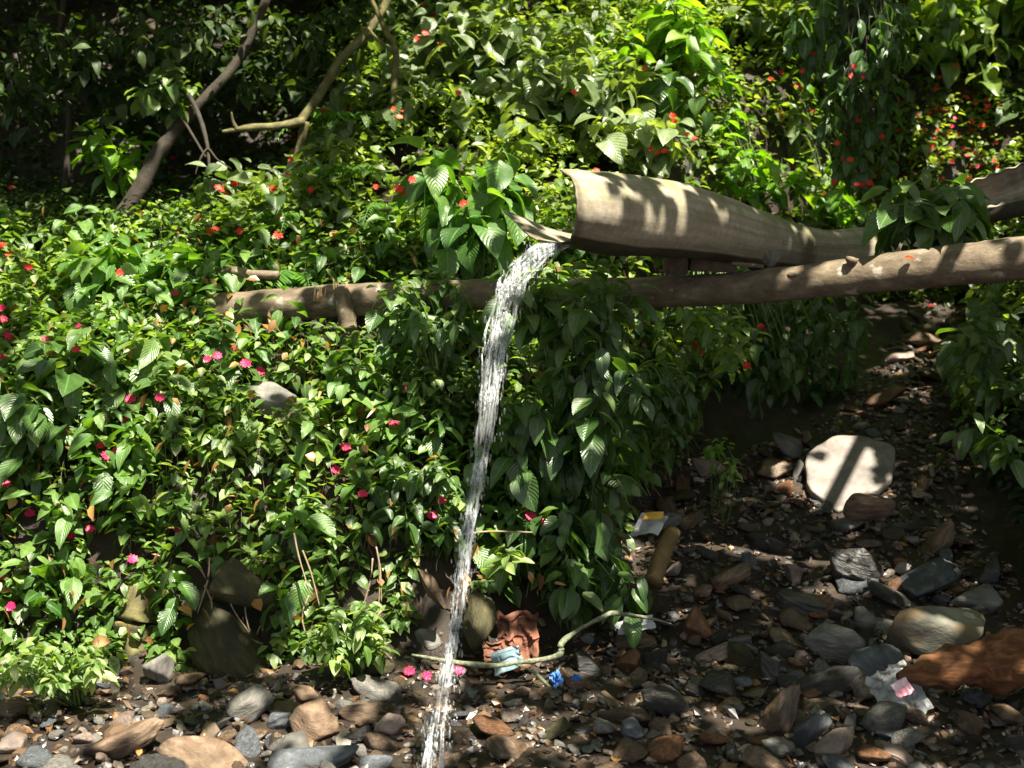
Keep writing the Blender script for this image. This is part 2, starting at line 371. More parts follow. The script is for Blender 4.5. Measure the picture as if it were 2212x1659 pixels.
def scatter(n, x0, x1, y0, y1):
    x = RNG.uniform(x0, x1, n); y = RNG.uniform(y0, y1, n); z = T(x, y)
    u, v = to_px(x, y, z + .1)
    k = (u > -260) & (u < 2480) & (v > -260) & (v < 1800)
    return x[k], y[k], z[k], u[k], v[k]
def in_gully(x, y):
    return (x > np.interp(y, *XL) - .02) & (x < np.interp(y, *XR) + .03)

def foot0(x): return 4.62 + .10 * wav(x, x * 0, 1.3) + .10 * ss((x + .8) / .8)
# sparse: where soil and rock show through the cover (ellipses in the picture grid)
BARE = [(490, 1345, 95, 120, 1), (300, 1350, 45, 75, .95), (1010, 1340, 95, 120, 1), (360, 1460, 120, 60, 1), (1180, 1400, 140, 80, 1), (930, 1290, 60, 80, .9),
        (600, 872, 85, 62, .96), (640, 708, 200, 62, .93), (2010, 720, 100, 110, .9), (730, 1400, 60, 60, .5)]
def bare(u, v):
    b = np.zeros_like(u)
    for (a, c, ra, rb, s) in BARE: b = np.maximum(b, s * (((u - a) / ra) ** 2 + ((v - c) / rb) ** 2 < 1))
    return b
def cover():
    # left and middle bank, near: impatiens
    x, y, z, u, v = scatter(8800, -4.2, 2.2, 4.45, 6.6)
    foot = 4.62 + .10 * wav(x, x * 0, 1.3) + .10 * ss((x + .8) / .8)
    edge = np.where(x < -.55, .02, .14)
    k = (y > foot + edge) & ~in_gully(x, y) & (RNG.random(len(x)) > bare(u, v)) & (x < np.interp(y, *XL) - .02)
    x, y, z = x[k], y[k], z[k]
    h = RNG.uniform(.02, .20, len(x)) + .07 * (1 + wav(x, y, 2.6, 5))
    d = np.clip((y - 4.6) / .5, .25, 1)
    pts = np.stack([x, y - .05 * (1 - d), z + h * d], -1)
    nn_ = len(pts); a = np.array([0, 2.09, 4.19]); rr_ = RNG.uniform(.0012, .0028, nn_)[:, None]; cx, cy = np.cos(a)[None] * rr_, np.sin(a)[None] * rr_
    jx, jy = RNG.normal(0, .05, nn_)[:, None], RNG.normal(0, .05, nn_)[:, None]
    bot = np.stack([x[:, None] + jx + cx, y[:, None] + jy + .04 + cy, np.repeat(z[:, None], 3, 1)], -1); top = np.stack([pts[:, 0:1] + cx * .6, pts[:, 1:2] + cy * .6, np.repeat(pts[:, 2:3] - .005, 3, 1)], -1)
    V = np.concatenate([bot, top], 1).reshape(-1, 3); F = (np.array([[0, 1, 4, 3], [1, 2, 5, 4], [2, 0, 3, 5]])[None] + (np.arange(nn_) * 6)[:, None, None]).reshape(-1, 4)
    tag(mesh_np('cover_stalks', V, F, BM['twig']), 'thin brown stalks under the leaves of the near bank', 'stalks', kind='stuff')
    lv = Leaves(); rosettes(lv, pts, 6, RNG.uniform(.045, .10, len(x)), tint=np.clip(.42 + .25 * wav(x, y, 1.5, 9), .1, .9), pitch=-.45)
    tag(lv.build('ground_cover', SMALL, LM['cover']), 'dense impatiens ground cover with small pointed leaves on the near bank', 'ground cover', kind='stuff')
    x, y, z, u, v = scatter(1500, -4.2, 1.0, 4.6, 6.4)
    k = (y > foot0(x) + .1) & ~in_gully(x, y) & (RNG.random(len(x)) > bare(u, v)) & (wav(x, y, 2.1, 11) > .05)
    x, y, z = x[k], y[k], z[k]; pts = np.stack([x, y - .03, z + RNG.uniform(.16, .34, len(x))], -1)
    l3 = Leaves(); rosettes(l3, pts, 5, RNG.uniform(.09, .14, len(x)), tint=RNG.uniform(.2, .9, len(x)), pitch=-.55)
    tag(l3.build('mixed_cover', TOOTH + BIG, LM['nettle']), 'scattered larger toothed leaves standing out of the near bank cover', 'undergrowth', kind='stuff')
    x, y, z, u, v = scatter(1300, -4.2, 1.2, 4.5, 6.6); k = (y > foot0(x)) & ~in_gully(x, y); x, y, z = x[k], y[k], z[k]; m_ = len(x)
    l4 = Leaves(); l4.put(np.stack([x, y - .05, z + RNG.uniform(.1, .3, m_)], -1), RNG.uniform(0, 6.28, m_), RNG.normal(-.6, .4, m_), RNG.normal(0, .5, m_), RNG.uniform(.035, .075, m_), RNG.uniform(.3, 1, m_))
    tag(l4.build('withered_leaves', SMALL + NARROW, LM['dead']), 'yellowed and withered leaves caught in the near bank plants', 'withered leaves', kind='stuff')
    # hillside above the log
    x, y, z, u, v = scatter(13500, -1.6, 6.0, 6.3, 12.0)
    k = ~(in_gully(x, y) & (y < 9.1)) & (RNG.random(len(x)) > bare(u, v)) & (RNG.random(len(x)) < np.clip(1.25 - (y - 6.3) * .11, .4, 1))
    x, y, z = x[k], y[k], z[k]
    h = RNG.uniform(.02, .24, len(x)) + .13 * (1 + wav(x, y, 1.9, 2))
    pts = np.stack([x, y, z + h], -1)
    big = (RNG.random(len(x)) < .10) & (wav(x, y, 1.1, 7) > -.35)
    lv = Leaves(); rosettes(lv, pts[~big], 6, RNG.uniform(.040, .095, (~big).sum()), tint=np.clip(.45 + .35 * wav(x, y, 1.2, 4), .05, 1)[~big], pitch=-.3)
    l2 = Leaves(); rosettes(l2, pts[big] + [0, 0, .1], 5, RNG.uniform(.10, .17, big.sum()), tint=np.clip(.5 + .4 * wav(x, y, 1.4, 6), .05, 1)[big], pitch=-.45, dt=.3)
    tag(l2.build('slope_cover', HEART + BIG, LM['grey']), 'larger dull green leaves mixed into the undergrowth on the slope above the log', 'undergrowth', kind='stuff')
    tag(lv.build('hillside_cover', SMALL, LM['hill']), 'mixed leafy undergrowth carpeting the slope above the log', 'undergrowth', kind='stuff')
    x, y, z, u, v = scatter(8000, .4, 5.6, 8.7, 11.6)
    pts = np.stack([x, y, z + RNG.uniform(.02, .3, len(x))], -1)
    lv = Leaves(); rosettes(lv, pts, 6, RNG.uniform(.035, .085, len(x)), tint=np.clip(.45 + .4 * wav(x, y, 1.7, 3), .05, 1), pitch=-.4)
    tag(lv.build('far_slope_cover', SMALL, LM['hill']), 'fine leafy undergrowth on the steep far slope at the head of the gully', 'undergrowth', kind='stuff')
    # the shaded hollow, upper left
    x, y, z, u, v = scatter(9000, -6.5, -.8, 6.5, 13.5)
    pts = np.stack([x, y, z + RNG.uniform(.02, .3, len(x))], -1)
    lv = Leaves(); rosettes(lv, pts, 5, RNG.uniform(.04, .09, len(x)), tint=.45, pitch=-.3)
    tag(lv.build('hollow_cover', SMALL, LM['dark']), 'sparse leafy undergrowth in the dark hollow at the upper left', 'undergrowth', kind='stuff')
    # right bank
    x, y, z, u, v = scatter(5000, 2.0, 5.5, 4.6, 9)
    k = (x > np.interp(y, *XR) + .12)
    pts = np.stack([x, y, z + RNG.uniform(.02, .3, len(x))], -1)[k]
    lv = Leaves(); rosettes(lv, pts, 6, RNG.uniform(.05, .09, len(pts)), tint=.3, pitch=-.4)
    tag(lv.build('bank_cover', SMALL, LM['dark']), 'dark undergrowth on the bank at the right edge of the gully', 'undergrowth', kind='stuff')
cover()

# ------------------------------------------------------------ shrubs: stems from a base fan out to an ellipsoid of leaves
def shrub(name, label, cat, uv, y, ruv, n, leaf, protos, mat, base=None, K=6, tint=.45, pitch=-.5, dp=.3, depth=.35, stem='stem', group=None, ext=None, sr=.004, along=2, dt=.2, lift=None):
    if lift is not None: y = G(uv[0], uv[1], lift).y - .05; depth = min(depth, .15 if y < 6.2 else .3)
    c = P(uv[0], uv[1], y); rx = ruv[0] * pxs(y); rz = ruv[1] * pxs(y)
    b = base if base is not None else Vector((c.x + .1 * rx, y + .12, float(T(c.x, y + .12))))
    if base is None and b.z > c.z: b = Vector((c.x, y + .1, float(T(c.x, y + .1))))
    root = empty(name, b, label, cat, group); mb = MB(); lv = Leaves(); tips = []
    for i in range(n):
        a = random.uniform(0, 6.283); r = math.sqrt(random.uniform(.02, 1)); q = random.uniform(-1, 1)
        tip = c + Vector((rx * r * math.cos(a), depth * q * (1 - .5 * r), rz * r * math.sin(a)))
        g = float(T(tip.x, tip.y)) + (.03 if lift is None else lift * .9)
        if tip.z < g: tip.z = g + random.uniform(0, .05)
        mid = b.lerp(tip, .55) + Vector((random.uniform(-.05, .05), random.uniform(-.08, .02), .12 * (tip - b).length + .02))
        Q = mb.tube([b + Vector((random.uniform(-.02, .02), random.uniform(-.02, .02), -.02)), mid, tip], [sr, sr * .8, sr * .5], 5, 4)
        tips.append(tip)
        for kk in range(along):
            q = Q[random.randint(len(Q) // 2, len(Q) - 2)]
            lv.put(np.array(q)[None], random.uniform(0, 6.28), pitch + random.gauss(0, dp), random.gauss(0, .3), random.uniform(*leaf), tint + random.gauss(0, dt * .6))
    pts = np.array([t[:] for t in tips])
    rosettes(lv, pts, K, RNG.uniform(leaf[0], leaf[1], len(pts)), tint=tint, dt=dt, pitch=pitch, dp=dp)
    mb.build('stem', BM[stem], root); lv.build('foliage', protos, LM[mat] if isinstance(mat, str) else mat, root)
    return root
# near bank plants
shrub('broad_leaved_shrub', 'large leaved shrub with broad glossy leaves at the left, below the toothed bush', 'shrub', (215, 800), 5.25, (170, 95), 17, (.14, .20), BIG, 'shrub', K=6, tint=.5, lift=.24)
shrub('broad_leaved_shrub', 'trailing continuation of big leaves low beside the left frame edge', 'shrub', (90, 900), 5.15, (90, 70), 8, (.13, .18), BIG, 'shrub', K=5, tint=.45, lift=.24)
shrub('toothed_leaf_bush', 'bright green bush with toothed leaves left of the cut log end', 'bush', (290, 600), 5.75, (140, 80), 17, (.15, .21), TOOTH, 'nettle', K=5, tint=.55, lift=.24)
shrub('drooping_shrub', 'dense dark shrub with long drooping leaves right of the falling water', 'shrub', (1230, 870), 5.05, (160, 185), 42, (.10, .17), BIG, 'shrub', K=6, tint=.3, pitch=-.85, depth=.22, along=3)
shrub('drooping_shrub', 'upper part of leafy shrubbery in front of the log right of the water, sunlit tips', 'shrub', (1230, 640), 5.15, (150, 70), 28, (.09, .15), BIG, 'shrub', K=6, tint=.55, pitch=-.5, depth=.2)
shrub('drooping_shrub', 'low dark shrub with drooping leaves hanging over the crumpled brown paper', 'shrub', (1215, 1160), 4.95, (150, 110), 26, (.10, .16), BIG, 'shrub', K=6, tint=.2, pitch=-.95, depth=.18, along=3)
shrub('drooping_shrub', 'long leaved sprays hanging above the lichen covered twig', 'shrub', (1300, 1265), 4.75, (105, 50), 9, (.11, .16), BIG, 'shrub', K=5, tint=.3, pitch=-1.1, depth=.1, base=P(1240, 1180, 5.0))
shrub('small_leafy_shrub', 'leafy bush crossing the log between the broken stump and the water', 'shrub', (930, 650), 5.42, (110, 60), 34, (.06, .11), BIG, 'shrub', K=6, tint=.5, pitch=-.55)
shrub('small_leafy_shrub', 'sunlit bush with small leaves just left of the lower jet', 'shrub', (850, 870), 5.15, (110, 110), 30, (.06, .10), BIG, 'cover', K=6, tint=.55, pitch=-.5, lift=.16)
shrub('small_leafy_shrub', 'shaded bush with hanging leaves left of the jet above the two dark boulders', 'shrub', (900, 1080), 4.98, (110, 100), 28, (.06, .11), BIG, 'shrub', K=6, tint=.3, pitch=-.7, lift=.16)
shrub('flowering_bush', 'loose flowering bush overhanging the dark gully under the log', 'bush', (1520, 745), 6.1, (130, 85), 34, (.06, .10), BIG, 'cover', K=6, tint=.65, pitch=-.5, base=Vector((.75, 6.35, 1.1)))
shrub('flowering_bush', 'darker bush hanging into the gully below the flowering bush', 'bush', (1430, 870), 5.75, (90, 70), 18, (.06, .11), BIG, 'shrub', K=6, tint=.25, pitch=-.8, base=Vector((.55, 6.0, .9)))
shrub('overhanging_shrub', 'dark shrub hanging below the log over the gully with a few lit leaves', 'shrub', (1785, 700), 6.6, (110, 60), 20, (.09, .14), BIG, 'shrub', K=6, tint=.3, pitch=-.8, base=Vector((1.4, 7.4, 1.5)))
shrub('broad_leaved_shrub', 'broad leaved shrub at the right frame edge above the gully stones', 'shrub', (2165, 760), 5.35, (70, 120), 18, (.09, .14), BIG, 'shrub', K=6, tint=.35, pitch=-.6, base=Vector((2.5, 5.6, .55)))
shrub('broad_leaved_shrub', 'small plant with ribbed leaves low at the right edge beside the pale slab', 'shrub', (2125, 930), 5.1, (40, 32), 6, (.10, .14), BIG, 'shrub', K=6, tint=.45, pitch=-.5, base=P(2130, 985, 5.15))
shrub('lime_sprig', 'small lime green sprig growing from the stones left of the pale slab', 'sprig', (1545, 965), 5.7, (28, 18), 6, (.04, .06), BIG, 'lime', K=5, tint=.5, depth=.06, sr=.002)
shrub('lime_sprig', 'tiny sprig with dull leaves under the bright lime sprig', 'sprig', (1572, 1010), 5.62, (28, 14), 6, (.03, .05), BIG, 'cover', K=5, tint=.8, depth=.06, sr=.002)
shrub('small_plant', 'small green plant with five light leaves beside the lower water jet', 'plant', (1085, 1200), 4.75, (20, 12), 2, (.075, .10), BIG, 'cover', K=6, tint=.75, pitch=-.35, depth=.03, base=P(1100, 1260, 4.95))
shrub('small_plant', 'low sunlit sprawling plant at the foot of the bank, lower left', 'plant', (120, 1440), 4.45, (130, 70), 30, (.045, .075), BIG, 'cover', K=6, tint=.65, depth=.15, lift=.16)
shrub('small_plant', 'leafy plant reaching the brown stones between the grey rock and the water', 'plant', (760, 1380), 4.62, (95, 85), 34, (.045, .075), BIG, 'cover', K=6, tint=.6, depth=.12, lift=.16)
shrub('small_plant', 'tiny green tuft growing on the boulder behind the jet', 'plant', (1045, 1260), 4.7, (18, 12), 4, (.025, .04), SMALL, 'cover', K=5, tint=.4, depth=.03, sr=.0015, base=P(1045, 1280, 4.78))
shrub('overhanging_shrub', 'dense dark leaves drooping into the black hollow under the log', 'shrub', (1600, 770), 6.5, (130, 90), 34, (.08, .13), BIG, 'shrub', K=6, tint=.15, pitch=-.9, depth=.2, base=Vector((1.0, 7.0, 1.5)))  # low tint darkens these leaves to deepen the hollow's shade
shrub('overhanging_shrub', 'shadowed leafy spray at the back of the hollow above the yellow brown stone', 'shrub', (1730, 800), 7.2, (120, 60), 26, (.08, .12), BIG, 'shrub', K=5, tint=.05, pitch=-.9, depth=.2, base=Vector((1.55, 7.6, 1.5)))  # near-lowest tint puts the shadow into the leaf colour
# behind the log
shrub('heart_leaf_shrub', 'tall shrub with large dark heart shaped leaves left of the trough mouth', 'shrub', (1010, 375), 5.9, (90, 75), 10, (.17, .25), HEART, 'nettle', K=5, tint=.5, pitch=-.9, depth=.2, sr=.008, dt=.3)
shrub('heart_leaf_shrub', 'lower drooping branch of big oval leaves above the jet', 'shrub', (980, 480), 5.8, (60, 40), 4, (.15, .22), HEART, 'nettle', K=4, tint=.4, pitch=-1.0, depth=.1, sr=.006, base=P(1050, 560, 6.1), dt=.3)
shrub('grey_leaved_shrub', 'loose shrub with dull grey green round leaves on the slope near the top', 'shrub', (1000, 150), 8.2, (170, 130), 46, (.12, .20), HEART, 'grey', K=4, tint=.5, pitch=-.4, depth=.5, sr=.008, lift=.38)
shrub('grey_leaved_shrub', 'second dull leaved shrub on the slope below the yellow green one', 'shrub', (1230, 190), 8.0, (150, 90), 34, (.12, .19), HEART, 'grey', K=4, tint=.6, pitch=-.4, depth=.5, sr=.008, lift=.38)
shrub('yellow_green_shrub', 'glowing yellow green shrub with large leaves near the top centre', 'shrub', (1440, 85), 7.6, (120, 75), 17, (.16, .24), BIG, 'lime', K=5, tint=.6, pitch=-.35, depth=.35, sr=.010, lift=.38)
shrub('dark_heart_shrub', 'shaded shrub with heart leaves under the glowing yellow green shrub', 'shrub', (1400, 200), 7.4, (110, 60), 12, (.15, .20), HEART, 'shrub', K=4, tint=.3, pitch=-1.0, depth=.3, sr=.008, lift=.38)
shrub('lime_shrub', 'bright lime shrub just behind the upper rim of the trough', 'shrub', (1630, 375), 6.9, (130, 50), 20, (.11, .16), BIG, 'lime', K=5, tint=.45, pitch=-.35, depth=.3, lift=.38)
shrub('lime_shrub', 'lime shrub behind the sunken middle of the trough', 'shrub', (1780, 435), 6.8, (110, 35), 15, (.10, .15), BIG, 'lime', K=5, tint=.35, pitch=-.4, depth=.3, lift=.38)
shrub('sun_paled_shrub', 'sunlit shrub with whitish shining leaves above the trough mouth', 'shrub', (1370, 280), 6.9, (90, 55), 12, (.13, .20), HEART, 'grey', K=4, tint=.95, pitch=-.5, depth=.2, lift=.38)  # high tint puts the strong sunlight into the leaf colour
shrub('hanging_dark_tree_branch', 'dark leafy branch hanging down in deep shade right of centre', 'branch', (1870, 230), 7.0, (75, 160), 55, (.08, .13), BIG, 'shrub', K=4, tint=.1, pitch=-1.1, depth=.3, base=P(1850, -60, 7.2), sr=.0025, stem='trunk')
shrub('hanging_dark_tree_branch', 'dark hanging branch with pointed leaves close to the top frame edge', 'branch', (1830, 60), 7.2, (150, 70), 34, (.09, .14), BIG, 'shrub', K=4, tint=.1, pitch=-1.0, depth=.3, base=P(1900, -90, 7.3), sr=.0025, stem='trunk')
shrub('ribbed_leaf_shrub', 'shrub with large ribbed leaves in front of the corrugated channel at right', 'shrub', (2020, 440), 5.2, (120, 55), 15, (.15, .22), BIG, 'shrub', K=5, tint=.5, pitch=-.6, depth=.12, sr=.007, base=P(2060, 512, 5.28))
shrub('green_backdrop_bush', 'bright green bush in the upper right corner', 'bush', (2130, 60), 9.0, (150, 90), 34, (.14, .22), HEART, 'hill', K=5, tint=.6, pitch=-.5, depth=.6, sr=.01, lift=.38)
shrub('lime_sprig', 'glowing lime leaves in the dark hollow at the upper left', 'sprig', (250, 305), 7.3, (70, 32), 9, (.13, .19), BIG, 'lime', K=4, tint=.5, pitch=-.3, depth=.15, sr=.005)
shrub('lime_sprig', 'lime leaves at the sunny edge of the dark hollow above the toothed bush', 'sprig', (375, 445), 6.8, (65, 30), 9, (.09, .14), BIG, 'lime', K=3, tint=.6, pitch=-.4, depth=.15, sr=.004)
shrub('small_tree_sprig', 'green leaf cluster on a thin trunk in the dark upper left', 'sprig', (365, 190), 7.2, (50, 45), 14, (.08, .12), HEART, 'shrub', K=5, tint=.7, pitch=-.5, depth=.15, base=P(400, 250, 7.3), sr=.004)

# ferns
def fern(label, uv, y, L, n, tilt=.5, size=.09, mat='fern', az0=None, spread=3.0):
    b = P(uv[0], uv[1], y); root = empty('fern', b, label, 'fern'); mb = MB(); lv = Leaves()
    for i in range(n):
        az = (az0 if az0 is not None else -1.57) + (i - (n - 1) / 2) / max(1, n - 1) * spread + random.uniform(-.15, .15)
        l = L * random.uniform(.8, 1.15); D = Vector((math.cos(az), math.sin(az), 0)); pts = []
        for k in range(9):
            t = k / 8; pts.append(b + D * l * t * (1 - .1 * t) + Vector((0, 0, l * (tilt * t * 1.6 - tilt * 1.9 * t * t))))
        mb.tube(pts, [.0035 * (1 - .7 * k / 8) for k in range(9)], 5, 2)
        m = 20
        for k in range(2, m):
            t = k / m; a = t * 8; i0 = min(7, int(a)); p = pts[i0].lerp(pts[i0 + 1], a - i0); d = (pts[i0 + 1] - pts[i0]).normalized()
            s = size * (math.sin(math.pi * min(1, t * .85 + .12)) ** .7) * (1.05 - .45 * t)
            for sg in (-1, 1):
                aa = az + sg * 1.25
                lv.put(np.array(p[:])[None], aa, -.25 + random.gauss(0, .08) + d.z * .2, sg * .1, s, .5 + random.gauss(0, .15))
    mb.build('stem', BM['stem'], root); lv.build('fronds', PINNA, LM[mat], root)
fern('fern with broad yellow green leaflets standing above the cut branch', (640, 600), 6.2, .30, 3, size=.13, az0=-1.9, spread=1.6)
fern('bright fern on the slope beside the leaning tree, upper left of centre', (780, 275), 7.6, .55, 8, size=.10, spread=4.5)
fern('drooping pale fern between the dark hollow and the heart leaved shrub', (730, 385), 6.9, .42, 6, size=.08)
fern('dull green fern frond left of the heart leaved shrub', (830, 460), 6.5, .34, 4, size=.07, az0=-1.2, spread=1.5)
fern('long low fern lying above the log between branch and stump', (650, 480), 6.5, .36, 4, size=.07, az0=-2.6, spread=1.5)
fern('small dark fern at the shaded foot of the drooping shrub', (1300, 1040), 5.05, .26, 4, size=.06, mat='shrub', spread=2.0)
fern('small fern by the roots below the mossy boulder', (352, 1395), 4.7, .10, 4, size=.035)

# ------------------------------------------------------------ rocks
ICO = {}
def ico(n):
    if n not in ICO:
        bm = bmesh.new(); bmesh.ops.create_icosphere(bm, subdivisions=n, radius=1)
        ICO[n] = (np.array([v.co[:] for v in bm.verts]), np.array([[v.index for v in f.verts] for f in bm.faces])); bm.free()
    return ICO[n]
def rock_shape(dims, seed, planes=14, soft=22.0, rough=.05, sub=4):
    planes = planes + 4; soft = soft * 1.6
    v, f = ico(sub); r = np.random.default_rng(seed)
    nrm = r.normal(size=(planes, 3)); nrm /= np.linalg.norm(nrm, axis=1)[:, None]
    dist = r.uniform(.50, .95, planes)
    inv = np.maximum(v @ nrm.T, 0) / dist
    rad = 1.0 / (np.sum(np.concatenate([inv, np.full((len(v), 1), .72)], 1) ** soft, 1) ** (1 / soft))
    o = Vector(r.uniform(-50, 50, 3).tolist())
    nz = np.array([noise.noise(Vector(p.tolist()) * 2.2 + o) + .5 * noise.noise(Vector(p.tolist()) * 5.5 + o) + .3 * noise.noise(Vector((p[0] * 4, p[1] * 4, p[2] * 14)) + o) for p in v])
    V = v * (rad * (1 + rough * nz))[:, None]
    mx = np.abs(V).max(0); V = V / mx * np.array(dims) * .5
    return V, f
def rock(name, label, uvbox, mat, y=None, ang=0.0, seed=None, depth=.8, planes=11, soft=14, rough=.05, sink=.12, group=None, cat='rock', yaw=None, lift=0):
    u0, v0, u1, v1 = uvbox; w_, h_ = u1 - u0, v1 - v0; uc, vc = (u0 + u1) / 2, (v0 + v1) / 2
    if y is None:
        g = G(uc, v1 - h_ * .12); y = g.y + .0
    s = pxs(y); a = math.radians(ang)
    # long and short axes so that the turned shape fills the box
    ca, sa = abs(math.cos(a)), abs(math.sin(a)); dd = ca * ca - sa * sa
    if abs(dd) > .3: L = math.sqrt(max(1, (w_ * w_ * ca * ca - h_ * h_ * sa * sa) / dd)); H = math.sqrt(max(1, (h_ * h_ * ca * ca - w_ * w_ * sa * sa) / dd))
    else: L = max(w_, h_) * 1.12; H = min(w_, h_) * .75
    L = max(L, .35 * max(w_, h_)) * 1.06; H = max(H, .28 * max(w_, h_)) * 1.06
    L *= s; H *= s; D = depth * max(H, min(L, 2.2 * H))
    seed = seed if seed is not None else int(u0 * 7 + v0 * 13)
    V, f = rock_shape((L, D, H), seed, planes, soft, rough, 4 if max(w_, h_) > 45 else 3)
    c = P(uc, vc, y + D * .3)
    o = mesh_np(name, V, f, RM[mat]); o.location = c
    o.rotation_euler = Euler((random.uniform(-.08, .08), -a, yaw if yaw is not None else random.uniform(-.15, .15)))
    return tag(o, label, cat, group)
R = rock
def slab():
    out = [(1741, 1022), (1741, 990), (1756, 968), (1776, 956), (1798, 941), (1850, 940), (1880, 946), (1922, 958), (1936, 972), (1930, 1006), (1926, 1032), (1905, 1050), (1868, 1072), (1838, 1090), (1814, 1104), (1798, 1096), (1772, 1076), (1750, 1056)]
    c = Vector((0, 0, 0)); top = []
    for (u, v) in out:
        p = P(u, v, 5.84 + (1102 - v) * .0030); top.append(p); c += p
    c /= len(top); nrm = Vector((-.12, -.55, .83)).normalized(); V = []; F = []; rings = 9; n = len(top) * 4
    T2 = []
    for k in range(n):
        a = k / 4; i0 = int(a); f_ = a - i0; p0, p1, p2, p3 = [top[(i0 + q) % len(top)] for q in (-1, 0, 1, 2)]
        T2.append(.5 * ((2 * p1) + (p2 - p0) * f_ + (2 * p0 - 5 * p1 + 4 * p2 - p3) * f_ ** 2 + (3 * p1 - p0 - 3 * p2 + p3) * f_ ** 3))
    prof = [(.25, .006), (.5, .005), (.75, .003), (.93, .001), (.985, -.002), (1, -.010), (1.01, -.04), (.95, -.08), (.6, -.10)]
    for (r, h) in prof:
        for p in T2:
            q = c + (p - c) * r; V.append(q + nrm * (h + .010 * noise.noise(q * 5) + .005 * noise.noise(q * 17)) + (q - c) * .04 * noise.noise(q * 14) * (r > .9))
    for i in range(rings - 1):
        for k in range(n): F.append((i * n + k, (i + 1) * n + k, (i + 1) * n + (k + 1) % n, i * n + (k + 1) % n))
    V.append(c + nrm * .012); V.append(c - nrm * .13)
    for k in range(n): F.append((len(V) - 2, k, (k + 1) % n)); F.append((len(V) - 1, (rings - 1) * n + (k + 1) % n, (rings - 1) * n + k))
    tag(mesh_np('stone_slab', [v[:] for v in V], F, RM['pale'], origin=c[:]), 'big pale flat stone in the sun with a stick shadow across it', 'rock')
slab()
R('rock', 'large grey block with fine lines and a rusty patch at the lower right', (1898, 1288, 2128, 1450), 'block', ang=8, seed=11, planes=10, soft=18, rough=.03)
R('rock', 'smooth triangular grey stone left of the large grey block', (1737, 1330, 1862, 1447), 'grey', seed=23, planes=7, soft=12, rough=.03)
R('rock', 'wet black slate glinting in the sun above the triangular stone', (1784, 1170, 1920, 1280), 'dark', ang=-18, seed=31, planes=14, rough=.12)
R('rock', 'dark leaning slab behind the large grey block', (1921, 1198, 2066, 1310), 'blue', ang=32, seed=34, rough=.08)
R('rock', 'grey brown rock right of the dark leaning slab', (2057, 1260, 2175, 1335), 'grey', ang=-8, seed=35)
R('rock', 'upright reddish brown slate standing at the lower right of the gravel', (1640, 1455, 1741, 1607), 'wet', ang=62, seed=37, planes=8, soft=20, depth=.5)
R('rock', 'grey slate leaning beside the reddish upright slate', (1705, 1525, 1790, 1628), 'blue', ang=55, seed=38, depth=.5)
R('rock', 'dark blue grey slab between the triangular stone and the white bag', (1828, 1376, 1940, 1495), 'blue', ang=-35, seed=39)
R('rock', 'rounded brown cobble at the lower tip of the pale slab', (1820, 1058, 1930, 1127), 'brown', seed=40, soft=5, rough=.02, y=5.62)
R('rock', 'smooth grey cobble leaning on the left side of the pale slab', (1665, 934, 1745, 1000), 'grey', ang=-38, seed=41, soft=6, rough=.02)
R('rock', 'small upright grey stone touching the left edge of the pale slab', (1705, 990, 1738, 1048), 'grey', ang=70, seed=42)
R('rock', 'dark brown rock left of the pale slab', (1614, 994, 1709, 1045), 'wet', seed=43)
R('rock', 'small greenish dome shaped stone above the wet black slate', (1899, 1125, 1954, 1167), 'olive', seed=44)
R('rock', 'narrow brown stone stacked behind the dark leaning slab', (2000, 1122, 2066, 1213), 'brown', ang=60, seed=45, depth=.7)
R('rock', 'flat thin slate lying above the wet black slate', (1845, 1158, 1912, 1185), 'wet', ang=-8, seed=46)
R('rock', 'small white stone right of the wet black slate', (1920, 1212, 1972, 1247), 'pale', ang=-10, seed=47)
R('rock', 'rough pinkish rock left of the wet black slate', (1688, 1218, 1745, 1265), 'pink', ang=-20, seed=48)
R('rock', 'long dark wet slab below the wet black slate', (1678, 1263, 1840, 1340), 'dark', ang=-14, seed=49, planes=12, rough=.09)
R('rock', 'tilted brown slate in the shaded bed left of the dark slabs', (1530, 1208, 1625, 1292), 'wet', ang=38, seed=50, depth=.45)
R('rock', 'ochre brown rock in the shaded bed right of the plastic scrap', (1472, 1312, 1542, 1398), 'rust', ang=80, seed=51)
R('rock', 'dark olive rounded rock in the middle of the shaded bed', (1558, 1376, 1637, 1451), 'olive', seed=52, soft=7)
R('rock', 'dark brown stone left of the triangular stone', (1656, 1362, 1737, 1413), 'wet', ang=-20, seed=53)
R('rock', 'dark pointed slate under the triangular stone', (1628, 1398, 1700, 1480), 'dark', ang=-55, seed=54)
R('rock', 'shiny grey stone tucked above the reddish upright slate', (1698, 1438, 1762, 1480), 'dark', ang=-18, seed=55)
R('rock', 'small orange brown stone right of the reddish upright slate', (1730, 1478, 1786, 1514), 'rust', seed=56)
R('rock', 'flat red brown slab under the orange brown stone', (1722, 1503, 1828, 1535), 'brown', seed=57)
R('rock', 'flat blue grey stone in the bed left of the shiny pebbles', (1558, 1460, 1625, 1492), 'blue', seed=58)
R('rock', 'wet brown stone shining left of the reddish upright slate', (1600, 1484, 1664, 1514), 'wet', ang=10, seed=59)
R('rock', 'glinting wet stone with a bright top at the edge of the gravel', (1541, 1504, 1615, 1542), 'wet', ang=15, seed=60)
R('rock', 'pinkish brown stone at the bottom right with a green tinge', (1754, 1566, 1866, 1640), 'pink', ang=24, seed=61)
R('rock', 'flat blue grey stone in the blurred lower right', (1888, 1566, 1966, 1606), 'blue', seed=62)
R('rock', 'pale stone in the blurred lower right corner area', (1886, 1600, 1988, 1655), 'pink', ang=-18, seed=63)
R('rock', 'small round brown pebble below the dark slab', (1807, 1528, 1846, 1562), 'brown', seed=64, soft=5)
R('rock', 'small flat tan pebble left of the white bag', (1838, 1520, 1878, 1537), 'brown', seed=65, soft=5)
